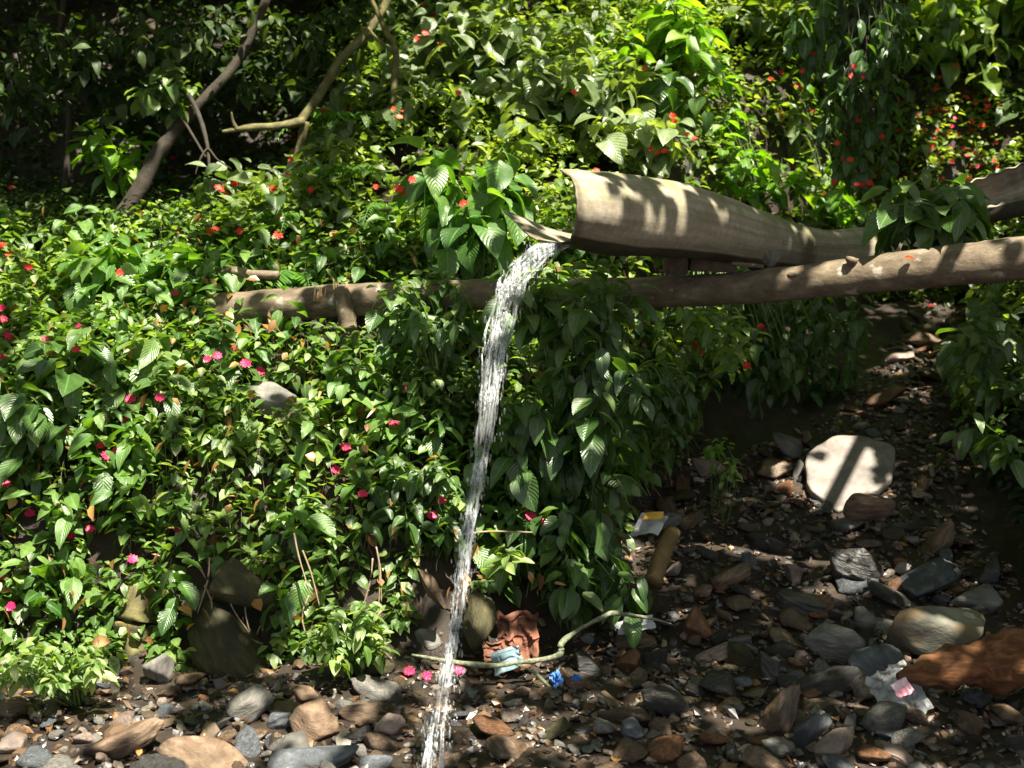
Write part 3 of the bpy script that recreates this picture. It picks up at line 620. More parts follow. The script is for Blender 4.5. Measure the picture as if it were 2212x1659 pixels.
R('rock', 'blue grey stone under the big rusty log, right edge', (2073, 1488, 2148, 1536), 'blue', seed=66)
R('rock', 'dark upright rock at the right edge behind the grey block', (2104, 1205, 2176, 1272), 'dark', ang=50, seed=67)
R('rock', 'grey brown stone wedged above the triangular stone', (1828, 1310, 1898, 1360), 'grey', ang=-12, seed=68)
R('rock', 'small light stone left of the triangular stone', (1727, 1365, 1755, 1390), 'pale', seed=69)
R('rock', 'small light brown stone below the small light one', (1714, 1400, 1744, 1430), 'pink', seed=70)
R('rock', 'flattish grey stone lying in the upper gully', (1902, 758, 1976, 787), 'pink', ang=6, seed=71)
R('rock', 'brown and orange wet stone in the upper gully', (1972, 792, 2050, 830), 'wet', ang=-24, seed=72)
R('rock', 'yellow brown angular stone half lit in the gully', (1863, 831, 1954, 887), 'rust', ang=28, seed=73)
R('rock', 'small bright white pebble above the pale slab', (1838, 908, 1888, 928), 'pale', ang=6, seed=74, soft=6)
R('rock', 'narrow pinkish rock standing at the right bank near the ribbed leaves', (2055, 915, 2096, 1007), 'pink', ang=72, seed=75)
R('rock', 'brown rock high in the gully under the log', (1954, 716, 2050, 759), 'brown', ang=-15, seed=76)
R('rock', 'pale grey rock beside the lime sprig', (1492, 980, 1563, 1036), 'pink', ang=-28, seed=77)
R('rock', 'pale stone in the shade beside the bamboo piece', (1432, 1208, 1470, 1256), 'pale', ang=60, seed=78, soft=7)
R('rock', 'flat brown stone under the pale plastic scrap', (1315, 1358, 1418, 1407), 'brown', seed=79, soft=7)
R('rock', 'knobbly ochre stone in the dark bed below the plastic scrap', (1328, 1408, 1397, 1455), 'rust', seed=80, soft=7)
R('rock', 'dark boulder corner right of the blue scraps', (1222, 1405, 1302, 1458), 'dark', seed=81)
R('rock', 'round dark blue grey stone in the lower gravel', (1328, 1550, 1394, 1602), 'blue', seed=82, soft=7)
R('rock', 'grey brown rock at the bottom of the gravel right of the jet', (1042, 1586, 1152, 1648), 'wet', ang=-20, seed=83)
R('rock', 'rounded brown boulder behind the falling water', (992, 1242, 1094, 1412), 'olive', y=4.62, ang=82, seed=84, soft=7, rough=.05, depth=.9)
R('rock', 'angular reddish rock left of the jet under the leaves', (903, 1228, 968, 1325), 'brown', y=4.68, ang=-58, seed=85)
R('rock', 'grey slab low behind the jet', (892, 1358, 955, 1406), 'grey', seed=86)
R('rock', 'large mossy boulder face in the shade under the leafy bank', (385, 1262, 590, 1485), 'olive', y=4.56, ang=-45, seed=411, planes=7, soft=14, rough=.07, depth=.9)
R('rock', 'upper mossy slab leaning on the large mossy boulder', (440, 1175, 585, 1345), 'olive', y=4.70, ang=-47, seed=412, planes=7, soft=14, rough=.07)
R('rock', 'dark grey rock at the foot of the mossy stump', (300, 1402, 375, 1494), 'grey', ang=75, seed=89)
R('rock', 'long brown rock lying diagonally at the lower left', (172, 1548, 390, 1650), 'brown', ang=22, seed=90, planes=12, rough=.07)
R('rock', 'big sunlit sparkling brown rock at the bottom edge', (345, 1578, 568, 1680), 'brown', ang=-14, seed=91, soft=8, rough=.04)
R('rock', 'blue grey rock with a diagonal ledge right of the mossy boulder', (476, 1476, 590, 1570), 'grey', ang=28, seed=92, soft=10)
R('rock', 'angular tan brown rock in the sun left of the water', (628, 1508, 756, 1610), 'brown', ang=-25, seed=93, planes=9, soft=20)
R('rock', 'small dark grey rock left of the angular tan rock', (572, 1525, 638, 1588), 'blue', ang=25, seed=94)
R('rock', 'brown stone behind the angular tan rock', (610, 1476, 690, 1524), 'brown', seed=95)
R('rock', 'flat grey rock below the blue grey rock', (579, 1588, 704, 1643), 'grey', ang=-8, seed=96, soft=9)
R('rock', 'shiny flat grey slab on the bottom edge', (575, 1612, 780, 1672), 'blue', ang=10, seed=97, soft=8)
R('rock', 'pale block at the left edge beneath the leaves', (-20, 1490, 86, 1558), 'brown', seed=98)
R('rock', 'pale rounded rock in the bottom left corner', (-15, 1572, 80, 1640), 'pink', seed=99, soft=8)
R('rock', 'grey stone partly under the sparkling brown rock', (335, 1622, 425, 1675), 'grey', seed=100)
R('rock', 'brown rock between the tan rock and the jet', (730, 1500, 834, 1570), 'brown', ang=12, seed=101)
R('rock', 'flat layered stone just left of the lower jet', (800, 1536, 880, 1600), 'pink', ang=15, seed=102)
R('rock', 'dark wet rock at the bottom left of the jet', (730, 1566, 832, 1616), 'dark', ang=5, seed=103)
R('rock', 'smooth blue grey stone on the bottom edge beside the jet', (772, 1620, 866, 1672), 'blue', seed=104, soft=6)
R('rock', 'small flat brown stones ledge above the flat grey rock', (500, 1572, 580, 1604), 'wet', seed=105)
R('half_buried_rock', 'pale grey rock showing through the leaves below the cut log end', (534, 816, 660, 900), 'grey', y=G(597, 858, .26).y, ang=-8, seed=106, planes=7, soft=20)

# numerous loose stones of the bed, each its own object
def region(u, v):
    if v < 900: return 'in the steep upper gully'
    if u < 560: return 'by the foot of the bank at the lower left'
    if u < 900: return 'between the brown rocks left of the jet'
    if v < 1150: return 'around the pale slab in the gully'
    if u < 1300: return 'in the gravel right of the jet'
    if u < 1650: return 'in the shaded middle of the bed'
    return 'among the rocks at the lower right'
MESHES = {}
def loose():
    words = {'grey': 'grey', 'blue': 'blue grey', 'brown': 'brown', 'rust': 'rusty', 'dark': 'black wet', 'pink': 'pinkish', 'wet': 'dark brown', 'pale': 'whitish', 'olive': 'olive'}
    n = 0; tries = 0; taken = []
    while n < 290 and tries < 6000:
        tries += 1
        u = random.uniform(-10, 2230); v = random.uniform(620, 1690)
        if v < 1420 and (u < 1290 + max(0, (1150 - v)) * .6 or u > 2120): continue
        if 640 > u and v < 1450: continue
        g = G(u, v)
        if g.y > 9.4 or (g.y > 6.5 and g.x < float(np.interp(g.y, [6.3, 6.7, 7.3, 8.6, 10], [.9, 1.5, 2.0, 2.75, 3.5]))): continue
        if v < 1400 and not bool(in_gully(np.array(g.x), np.array(g.y))): continue
        sz = random.uniform(.045, .09) if random.random() < .6 else random.uniform(.09, .17)
        if u > 1350 and v > 1120: sz *= 1.35
        if any((g - q).length < (sz + s) * .33 for q, s in taken): continue
        taken.append((g, sz))
        k = random.choices(['grey', 'blue', 'brown', 'rust', 'dark', 'pink', 'wet', 'pale', 'olive'], [3, 2.5, 4, 1.5, 3, 2, 5, .35, 1.5])[0]
        key = (k, random.randint(0, 4))
        if key not in MESHES:
            d = (1, random.uniform(.6, .9), random.uniform(.28, .55)); V, f = rock_shape(d, 900 + len(MESHES), 7, 20, .08, 3)
            o = mesh_np('stone', V, f, RM[k]); MESHES[key] = o
        else:
            o = MESHES[key].copy(); COL.objects.link(o)
        o.location = g + Vector((0, 0, sz * .12)); o.scale = (sz * random.uniform(.8, 1.25), sz, sz * random.uniform(.8, 1.2))
        o.rotation_euler = (random.uniform(-.5, .5), random.uniform(-.5, .5), random.uniform(0, 6.28))
        r = region(u, v); tag(o, 'small %s stone lying %s' % (words[k], r), 'stone', 'small %s stones %s' % (words[k], r)); n += 1
loose()

def band(x, y): return (y < 6.35) | (x > np.interp(y, [6.3, 6.7, 7.3, 8.6, 10], [.9, 1.5, 2.0, 2.75, 3.5]))
def gravel():
    n = 26000; x = RNG.uniform(-3.2, 3.3, n); y = RNG.uniform(3.2, 9.2, n) ** 1.0
    z = T(x, y); u, v = to_px(x, y, z)
    foot = 4.62 + .10 * wav(x, x * 0, 1.3) + .10 * ss((x + .8) / .8)
    k = ((y < foot + .12) | (in_gully(x, y) & band(x, y))) & (u > -200) & (u < 2400) & (v < 1800)
    x, y, z = x[k], y[k], z[k]; n = len(x)
    v0, f0 = ico(1); 
    sz = RNG.lognormal(-4.55, .6, n).clip(.004, .045)
    A = RNG.normal(0, .5, (n, 2)); Rm = rots(RNG.uniform(0, 6.28, n), A[:, 0], A[:, 1])
    rad = RNG.uniform(.62, 1.15, (n, len(v0))); V = v0[None] * rad[..., None] * np.stack([RNG.uniform(.8, 1.5, n), RNG.uniform(.6, 1, n), RNG.uniform(.3, .6, n)], -1)[:, None, :]
    V = np.einsum('nij,nkj->nki', Rm, V) * sz[:, None, None] + np.stack([x, y, z + sz * .25], -1)[:, None, :]
    F = (f0[None] + (np.arange(n) * len(v0))[:, None, None]).reshape(-1, 3)
    m, nn, b, out = newmat('gravel'); at = N(nn, 'ShaderNodeAttribute', attribute_name='tint')
    nn.links.new(ramp(nn, at.outputs['Fac'], [(0, (.02, .02, .022)), (.3, (.06, .042, .03)), (.55, (.10, .06, .036)), (.78, (.13, .08, .042)), (.93, (.11, .115, .12)), (1, (.30, .26, .22))]), b.inputs['Base Color'])
    b.inputs['Roughness'].default_value = .4; b.inputs['Specular IOR Level'].default_value = .6
    o = mesh_np('gravel', V.reshape(-1, 3), F, m, tint=np.repeat(RNG.random(n) ** 1.15, len(v0)), smooth=False)
    tag(o, 'wet brown gravel and chips covering the stream bed', 'gravel', kind='stuff')
    # flat slate chips, overlapping
    n = 9000; x = RNG.uniform(-3.0, 3.3, n); y = RNG.uniform(3.3, 9.0, n); z = T(x, y); u, v = to_px(x, y, z)
    k = ((y < foot0(x) + .05) | (in_gully(x, y) & band(x, y))) & (u > -200) & (u < 2400) & (v < 1800); x, y, z = x[k], y[k], z[k]; n = len(x)
    sz = RNG.lognormal(-3.75, .38, n).clip(.012, .062); A = RNG.normal(0, .32, (n, 2)); Rm = rots(RNG.uniform(0, 6.28, n), A[:, 0], A[:, 1])
    v0, f0 = ico(2); va = v0 / (np.sum(np.abs(v0) ** 4, 1) ** .25)[:, None] ** .6
    ang = np.arctan2(va[:, 1], va[:, 0]); ph = RNG.uniform(0, 6.28, (n, 3)); fr = np.array([2, 3, 5]); am = np.array([.22, .18, .10])
    q = 1 + sum(am[i] * np.sin(ang[None] * fr[i] + ph[:, i:i + 1]) for i in range(3))
    V = va[None] * q[..., None] * np.stack([RNG.uniform(.8, 1.4, n), RNG.uniform(.55, .95, n), RNG.uniform(.18, .45, n)], -1)[:, None, :]
    V = np.einsum('nij,nkj->nki', Rm, V) * sz[:, None, None] * .62 + np.stack([x, y, z + sz * .12], -1)[:, None, :]
    F = (f0[None] + (np.arange(n) * len(v0))[:, None, None]).reshape(-1, 3)
    m2, nn, b, out = newmat('slate_chips'); at = N(nn, 'ShaderNodeAttribute', attribute_name='tint'); tc = N(nn, 'ShaderNodeTexCoord'); nz = N(nn, 'ShaderNodeTexNoise'); nz.inputs['Scale'].default_value = 60; nz.inputs['Detail'].default_value = 6
    nn.links.new(tc.outputs['Object'], nz.inputs[0]); mx = N(nn, 'ShaderNodeMixRGB', blend_type='MULTIPLY'); mx.inputs[0].default_value = .8
    nn.links.new(ramp(nn, at.outputs['Fac'], [(0, (.018, .018, .02)), (.25, (.045, .032, .024)), (.5, (.075, .055, .040)), (.68, (.105, .072, .046)), (.8, (.06, .068, .078)), (.93, (.15, .125, .10)), (1, (.28, .24, .21))]), mx.inputs[1])
    nn.links.new(ramp(nn, nz.outputs[0], [(.3, (.5, .5, .5)), (.7, (1.3, 1.3, 1.3))]), mx.inputs[2]); nn.links.new(mx.outputs[0], b.inputs['Base Color'])
    b.inputs['Roughness'].default_value = .36; b.inputs['Specular IOR Level'].default_value = .6; bp = N(nn, 'ShaderNodeBump'); bp.inputs['Strength'].default_value = .7; bp.inputs['Distance'].default_value = .006
    nn.links.new(nz.outputs[0], bp.inputs['Height']); nn.links.new(bp.outputs[0], b.inputs['Normal'])
    tag(mesh_np('slate_chips', V.reshape(-1, 3), F, m2, tint=np.repeat(RNG.random(n), len(v0)), smooth=False), 'overlapping flat wet stone chips strewn over the stream bed', 'stone chips', kind='stuff')
    # dead leaves
    n = 1500; x = RNG.uniform(-2.4, 3.2, n); y = RNG.uniform(3.5, 8.8, n); z = T(x, y)
    foot = 4.72
    k = ((y < foot) | (in_gully(x, y) & band(x, y))); x, y, z = x[k], y[k], z[k]; n = len(x)
    lv = Leaves(); lv.put(np.stack([x, y, z + .012], -1), RNG.uniform(0, 6.28, n), RNG.normal(0, .25, n), RNG.normal(0, .4, n), RNG.uniform(.025, .065, n), RNG.random(n) ** 1.6)
    tag(lv.build('leaf_litter', SMALL + NARROW, LM['dead']), 'brown and yellow dead leaves scattered over the stream bed', 'leaf litter', kind='stuff')
gravel()

# ------------------------------------------------------------ log, trough, supports
def log():
    pts = [(452, 672, 5.9), (560, 664, 5.85), (700, 652, 5.78), (900, 641, 5.65), (1120, 635, 5.52), (1340, 633, 5.42), (1560, 625, 5.30), (1760, 607, 5.2), (1960, 584, 5.08), (2130, 566, 4.98), (2330, 545, 4.88), (2700, 510, 4.7), (3000, 480, 4.55)]
    rad = [.078, .079, .076, .071, .067, .066, .067, .072, .077, .083, .088, .095, .10]
    root = empty('log', P(*pts[3]), 'long debarked log lying across the bank and over the gully, carrying the trough', 'log')
    mb = MB(); mb.tube([P(*p) for p in pts], rad, 26, 14, wob=.07); mb.build('trunk', BM['log'], root)
    for (u, v, y, s) in ((1838, 566, 5.10, .03), (2020, 590, 4.99, .022), (1712, 596, 5.17, .02)):
        V, f = rock_shape((s * 2.2, s * 2, s * 1.6), int(u), 6, 5, .1, 2)
        mesh_np('knot', V + np.array(P(u, v, y)), f, BM['log'], root)
log()
def stump():
    root = empty('broken_post', P(740, 710, 5.72), 'short splintered post standing in front of the log at the left', 'post')
    mb = MB(); mb.tube([P(754, 712, 5.65), P(750, 690, 5.66), P(742, 640, 5.66), P(738, 622, 5.67)], [.036, .038, .04, .034], 10, 4, wob=.25); mb.build('post', BM['log'], root)
    mb = MB()
    for i in range(9):
        u = 738 + random.uniform(-16, 16); mb.tube([P(u, 640, 5.66 + random.uniform(-.02, .02)), P(u + random.uniform(-4, 4), 612 + random.uniform(-4, 10), 5.66)], [.008, .002], 4, 2)
    for i in range(7):
        u = 690 + random.uniform(-12, 12); mb.tube([P(u, 650, 5.71), P(u + random.uniform(-6, 6), 620 + random.uniform(-4, 10), 5.70)], [.008, .002], 4, 2)
    mb.build('splinters', BM['cut'], root)
stump()
def stick(name, label, pts, rad, mat='twig', cat='stick', sides=8, wob=.15, side=()):
    root_loc = P(*pts[0]); mb = MB(); mb.tube([P(*p) for p in pts], rad, sides, 6, wob=wob)
    for s, r in side: mb.tube([P(*p) for p in s], r, 6, 4, wob=wob)
    return tag(mb.build(name, BM[mat], origin=root_loc), label, cat)
stick('cut_branch', 'short brown cut branch lying on the leaves above the left part of the log', [(443, 596, 6.0), (500, 585, 5.98), (540, 592, 5.96), (602, 594, 5.94)], [.012, .022, .022, .020], 'log', 'branch')
stick('lichen_twig', 'thin curved twig crusted with green lichen, lying over the bed', [(890, 1415, 4.45), (960, 1427, 4.4), (1050, 1438, 4.4), (1120, 1432, 4.42), (1205, 1416, 4.5), (1212, 1392, 4.52), (1238, 1368, 4.55), (1300, 1334, 4.62), (1330, 1325, 4.66), (1412, 1337, 4.7), (1450, 1348, 4.7)],
      [.006, .008, .010, .010, .010, .011, .011, .010, .008, .006, .004], 'lichen', 'twig', wob=.6, side=[([(1110, 1434, 4.42), (1150, 1450, 4.4), (1195, 1492, 4.35)], [.008, .007, .004])])
stick('fallen_stick', 'thin reddish brown stick lying diagonally at the bottom right', [(1473, 1561, 4.12), (1560, 1600, 4.0), (1640, 1628, 3.92), (1740, 1660, 3.85)], [.007, .009, .009, .007], 'bamboo')
stick('dry_stalk', 'dry arched stalk crossing in front of the shrub right of the water', [(1000, 1154, 4.75), (1060, 1148, 4.72), (1150, 1150, 4.72)], [.004, .004, .003], 'twig', 'stalk')
stick('bamboo_piece', 'old brown bamboo section lying in the bed under the wrapper', [(1452, 1150, 5.15), (1430, 1200, 4.98), (1412, 1256, 4.84)], [.034, .036, .036], 'bamboo', 'bamboo', 14, .08, side=[([(1427, 1208, 4.96), (1425, 1213, 4.95)], [.041, .041]), ([(1444, 1168, 5.09), (1443, 1172, 5.08)], [.040, .040]), ([(1414, 1250, 4.86), (1413, 1254, 4.85)], [.040, .040])])
stick('thin_branch', 'bare thin branch lying near the heart leaved shrub', [(820, 455, 6.3), (900, 447, 6.25), (960, 440, 6.2)], [.006, .007, .005], 'moss', 'branch')
for i in range(16):
    u = random.choice([random.uniform(560, 700), random.uniform(380, 560), random.uniform(720, 900)]); v = random.uniform(1150, 1350); y = 4.72 + random.uniform(-.05, .08)
    o = stick('hanging_root', 'thin brown root dangling down the shaded earth of the bank', [(u, v, y), (u + random.uniform(-25, 25), v + 50, y - .03), (u + random.uniform(-40, 40), v + 120, y - .06)], [.004, .0035, .002], 'twig', 'root', 5, .2)
    o['group'] = 'roots dangling from the bank'

def catmull(A, n):
    A = np.asarray(A, float); out = []
    m = len(A)
    for t in np.linspace(0, m - 1, n):
        i = min(int(t), m - 2); a = t - i; p0, p1, p2, p3 = A[max(i - 1, 0)], A[i], A[i + 1], A[min(i + 2, m - 1)]
        out.append(.5 * (2 * p1 + (p2 - p0) * a + (2 * p0 - 5 * p1 + 4 * p2 - p3) * a * a + (3 * p1 - p0 - 3 * p2 + p3) * a ** 3))
    return np.array(out)
def sheet(name, stations, mat, nu, nv, thick, origin, ridge=None, parent=None, jag=0):
    W = [[P(*q)[:] for q in s] for s in stations]
    W = np.array([catmull(s, nv) for s in W]); W = np.stack([catmull(W[:, j], nu) for j in range(nv)], 1)
    du = np.gradient(W, axis=0); dv = np.gradient(W, axis=1); nrm = np.cross(du, dv); nrm /= np.linalg.norm(nrm, axis=-1)[..., None] + 1e-9
    if ridge: W = W + nrm * (ridge[1] * np.sin(np.arange(nu) * ridge[0]))[:, None, None]
    W = W + nrm * np.array([[.006 * noise.noise(Vector(p) * 7) for p in r] for r in W])[..., None]
    if jag:
        for j in range(nv): W[0, j] += (W[1, j] - W[0, j]) * (.5 + .5 * math.sin(j * 1.9)) * jag
    B = W + nrm * thick
    V = np.concatenate([W.reshape(-1, 3), B.reshape(-1, 3)]); k = nu * nv; i = np.arange(k).reshape(nu, nv)
    a = np.stack([i[:-1, :-1], i[1:, :-1], i[1:, 1:], i[:-1, 1:]], -1).reshape(-1, 4); F = [a, a[:, ::-1] + k]
    for e in (i[0], i[-1], i[:, 0], i[:, -1]): F.append(np.stack([e[:-1], e[1:], e[1:] + k, e[:-1] + k], -1))
    F = np.concatenate(F); uv = np.stack(np.meshgrid(np.linspace(0, 1, nv), np.linspace(0, 1, nu)), -1).reshape(-1, 2); uv = np.concatenate([uv, uv])
    return mesh_np(name, V, F, mat, parent, uv=uv, origin=origin)
def trough_mat(name, ribs=False):
    m, n, b, out = newmat(name); L = n.links
    uv = N(n, 'ShaderNodeUVMap'); mp = N(n, 'ShaderNodeMapping'); mp.inputs['Scale'].default_value = (9, 2.2, 1); L.new(uv.outputs[0], mp.inputs[0])
    n1 = N(n, 'ShaderNodeTexNoise'); n1.inputs['Scale'].default_value = 1.6; n1.inputs['Detail'].default_value = 8; n1.inputs['Roughness'].default_value = .6; L.new(mp.outputs[0], n1.inputs[0])
    c = ramp(n, n1.outputs[0], [(.22, (.15, .12, .085)), (.45, (.24, .205, .155)), (.62, (.33, .295, .24)), (.8, (.28, .225, .15))])
    tc = N(n, 'ShaderNodeTexCoord'); n2 = N(n, 'ShaderNodeTexNoise'); n2.inputs['Scale'].default_value = 45; n2.inputs['Detail'].default_value = 6; L.new(tc.outputs['Object'], n2.inputs[0])
    mx = N(n, 'ShaderNodeMixRGB', blend_type='MULTIPLY'); mx.inputs[0].default_value = .6; L.new(c, mx.inputs[1]); L.new(ramp(n, n2.outputs[0], [(.3, (.65, .6, .55)), (.7, (1.15, 1.15, 1.15))]), mx.inputs[2])
    # damp dark band along the belly, where water seeps
    sep = N(n, 'ShaderNodeSeparateXYZ'); L.new(uv.outputs[0], sep.inputs[0])
    wv = N(n, 'ShaderNodeMath', operation='MULTIPLY_ADD'); L.new(n1.outputs[0], wv.inputs[0]); wv.inputs[1].default_value = .16; L.new(sep.outputs[0], wv.inputs[2])
    band = ramp(n, wv.outputs[0], [(.63, (0, 0, 0)), (.66, (1, 1, 1)), (.82, (1, 1, 1)), (.87, (0, 0, 0))])
    m3 = N(n, 'ShaderNodeMixRGB'); L.new(band, m3.inputs[0]); L.new(mx.outputs[0], m3.inputs[1]); m3.inputs[2].default_value = (.022, .016, .009, 1)
    # thin hairline cracks round the shell and a mossy tinge along the upper rim
    wvx = N(n, 'ShaderNodeTexWave'); wvx.bands_direction = 'Y'; wvx.inputs['Scale'].default_value = .55; wvx.inputs['Distortion'].default_value = 1.2; wvx.inputs['Detail'].default_value = 2; L.new(uv.outputs[0], wvx.inputs[0])
    m5 = N(n, 'ShaderNodeMixRGB', blend_type='MULTIPLY'); m5.inputs[0].default_value = .8; L.new(m3.outputs[0], m5.inputs[1]); L.new(ramp(n, wvx.outputs[1], [(0, (.35, .3, .25)), (.012, (1, 1, 1))]), m5.inputs[2])
    n6 = N(n, 'ShaderNodeTexNoise'); n6.inputs['Scale'].default_value = 11; n6.inputs['Detail'].default_value = 5; L.new(tc.outputs['Object'], n6.inputs[0])
    fm = N(n, 'ShaderNodeMath', operation='MULTIPLY'); L.new(ramp(n, sep.outputs[0], [(.05, (.9, .9, .9)), (.4, (.15, .15, .15))]), fm.inputs[0]); L.new(ramp(n, n6.outputs[0], [(.45, (0, 0, 0)), (.62, (1, 1, 1))]), fm.inputs[1])
    m6 = N(n, 'ShaderNodeMixRGB'); L.new(fm.outputs[0], m6.inputs[0]); L.new(m5.outputs[0], m6.inputs[1]); m6.inputs[2].default_value = (.13, .135, .055, 1)
    if ribs: L.new(mx.outputs[0], b.inputs['Base Color'])
    else: L.new(m6.outputs[0], b.inputs['Base Color'])
    b.inputs['Roughness'].default_value = .7
    bp = N(n, 'ShaderNodeBump'); bp.inputs['Strength'].default_value = .3; bp.inputs['Distance'].default_value = .004; L.new(n2.outputs[0], bp.inputs['Height']); L.new(bp.outputs[0], b.inputs['Normal'])
    return m
TM = trough_mat('weathered_trough'); TM2 = trough_mat('ribbed_channel', True)
ST = [
 [(1208, 366, 4.60), (1236, 388, 4.47), (1246, 440, 4.42), (1241, 492, 4.45), (1219, 526, 4.55), (1150, 516, 4.72), (1085, 455, 4.90)],
 [(1310, 371, 4.75), (1330, 400, 4.62), (1338, 452, 4.58), (1332, 508, 4.62), (1310, 547, 4.72), (1262, 536, 4.90), (1212, 503, 5.05)],
 [(1420, 386, 4.90), (1432, 415, 4.80), (1438, 463, 4.77), (1432, 518, 4.80), (1415, 554, 4.90), (1372, 545, 5.05), (1330, 520, 5.2)],
 [(1520, 408, 5.06), (1530, 436, 4.98), (1535, 480, 4.96), (1530, 528, 4.99), (1512, 559, 5.08), (1470, 550, 5.2), (1430, 528, 5.35)],
 [(1640, 452, 5.32), (1650, 478, 5.27), (1655, 514, 5.27), (1650, 550, 5.31), (1640, 574, 5.38), (1605, 562, 5.5), (1565, 540, 5.6)],
 [(1770, 494, 5.62), (1778, 512, 5.58), (1784, 538, 5.58), (1780, 566, 5.6), (1770, 590, 5.66), (1745, 578, 5.75), (1715, 555, 5.82)],
 [(1870, 492, 5.85), (1880, 515, 5.80), (1886, 545, 5.8), (1882, 572, 5.83), (1872, 592, 5.9), (1845, 584, 6.0), (1820, 560, 6.05)],
 [(1975, 516, 6.1), (1985, 529, 6.06), (1990, 547, 6.06), (1986, 563, 6.1), (1976, 575, 6.15), (1950, 570, 6.25), (1925, 556, 6.3)],
 [(2110, 528, 6.4), (2118, 536, 6.37), (2122, 546, 6.37), (2118, 556, 6.4), (2110, 564, 6.45), (2090, 560, 6.52), (2070, 552, 6.56)],
]
tr = sheet('trough', ST, TM, 90, 34, .007, P(*ST[3][4]), jag=.5)
tag(tr, 'curved weathered grey brown trough on the log, pouring water from its open end', 'trough')
C2 = [[(1878, 462, 6.2), (1888, 500, 6.35), (1905, 512, 6.15)], [(1985, 438, 6.25), (1992, 482, 6.4), (2002, 505, 6.2)], [(2100, 392, 6.35), (2108, 442, 6.5), (2118, 470, 6.3)], [(2240, 345, 6.45), (2250, 400, 6.6), (2262, 432, 6.4)], [(2340, 310, 6.6), (2350, 370, 6.7), (2360, 400, 6.5)]]
tag(sheet('ribbed_channel', C2, TM2, 150, 14, .006, P(*C2[1][1]), ridge=(.75, .006)), 'pale ribbed channel feeding the trough, behind the leaves at the right', 'channel')
stick('old_pole', 'dark weathered pole under the ribbed channel at the right edge', [(2120, 470, 6.1), (2200, 452, 6.0), (2300, 430, 5.9)], [.035, .038, .04], 'trunk', 'pole', 12)
def block(name, label, cat, u0, v0, u1, v1, y, dep, mat, ang=0, bev=.006):
    a = P(u0, v0, y); c = P(u1, v1, y); bm = bmesh.new(); bmesh.ops.create_cube(bm, size=1)
    bmesh.ops.scale(bm, vec=(abs(c.x - a.x), dep, abs(c.z - a.z)), verts=bm.verts)
    bmesh.ops.bevel(bm, geom=bm.edges[:], offset=bev, segments=2, affect='EDGES'); bmesh.ops.subdivide_edges(bm, edges=bm.edges[:], cuts=2, use_grid_fill=True)
    for v in bm.verts: v.co += v.co.normalized() * noise.noise(v.co * 30) * .006
    me = bpy.data.meshes.new(name); bm.to_mesh(me); bm.free(); me.materials.append(mat)
    o = bpy.data.objects.new(name, me); COL.objects.link(o); o.location = (a + c) / 2 + Vector((0, dep / 2, 0)); o.rotation_euler = (0, math.radians(ang), .1)
    return tag(o, label, cat)
block('wood_block', 'dark wood block propping the trough on the log, left one', 'wood block', 1440, 553, 1484, 594, 5.24, .10, BM['plank'])
block('wood_block', 'wider dark wood block propping the trough on the log', 'wood block', 1490, 558, 1588, 588, 5.25, .10, BM['plank'], 2)
stick('support_stick', 'thin stick wedged under the trough beside the small wedge stone', [(1580, 568, 5.24), (1650, 576, 5.22)], [.010, .009], 'log')
R('wedge_stone', 'small pointed grey stone wedged between log and trough', (1648, 537, 1690, 583), 'grey', y=5.13, ang=75, seed=140, soft=9)
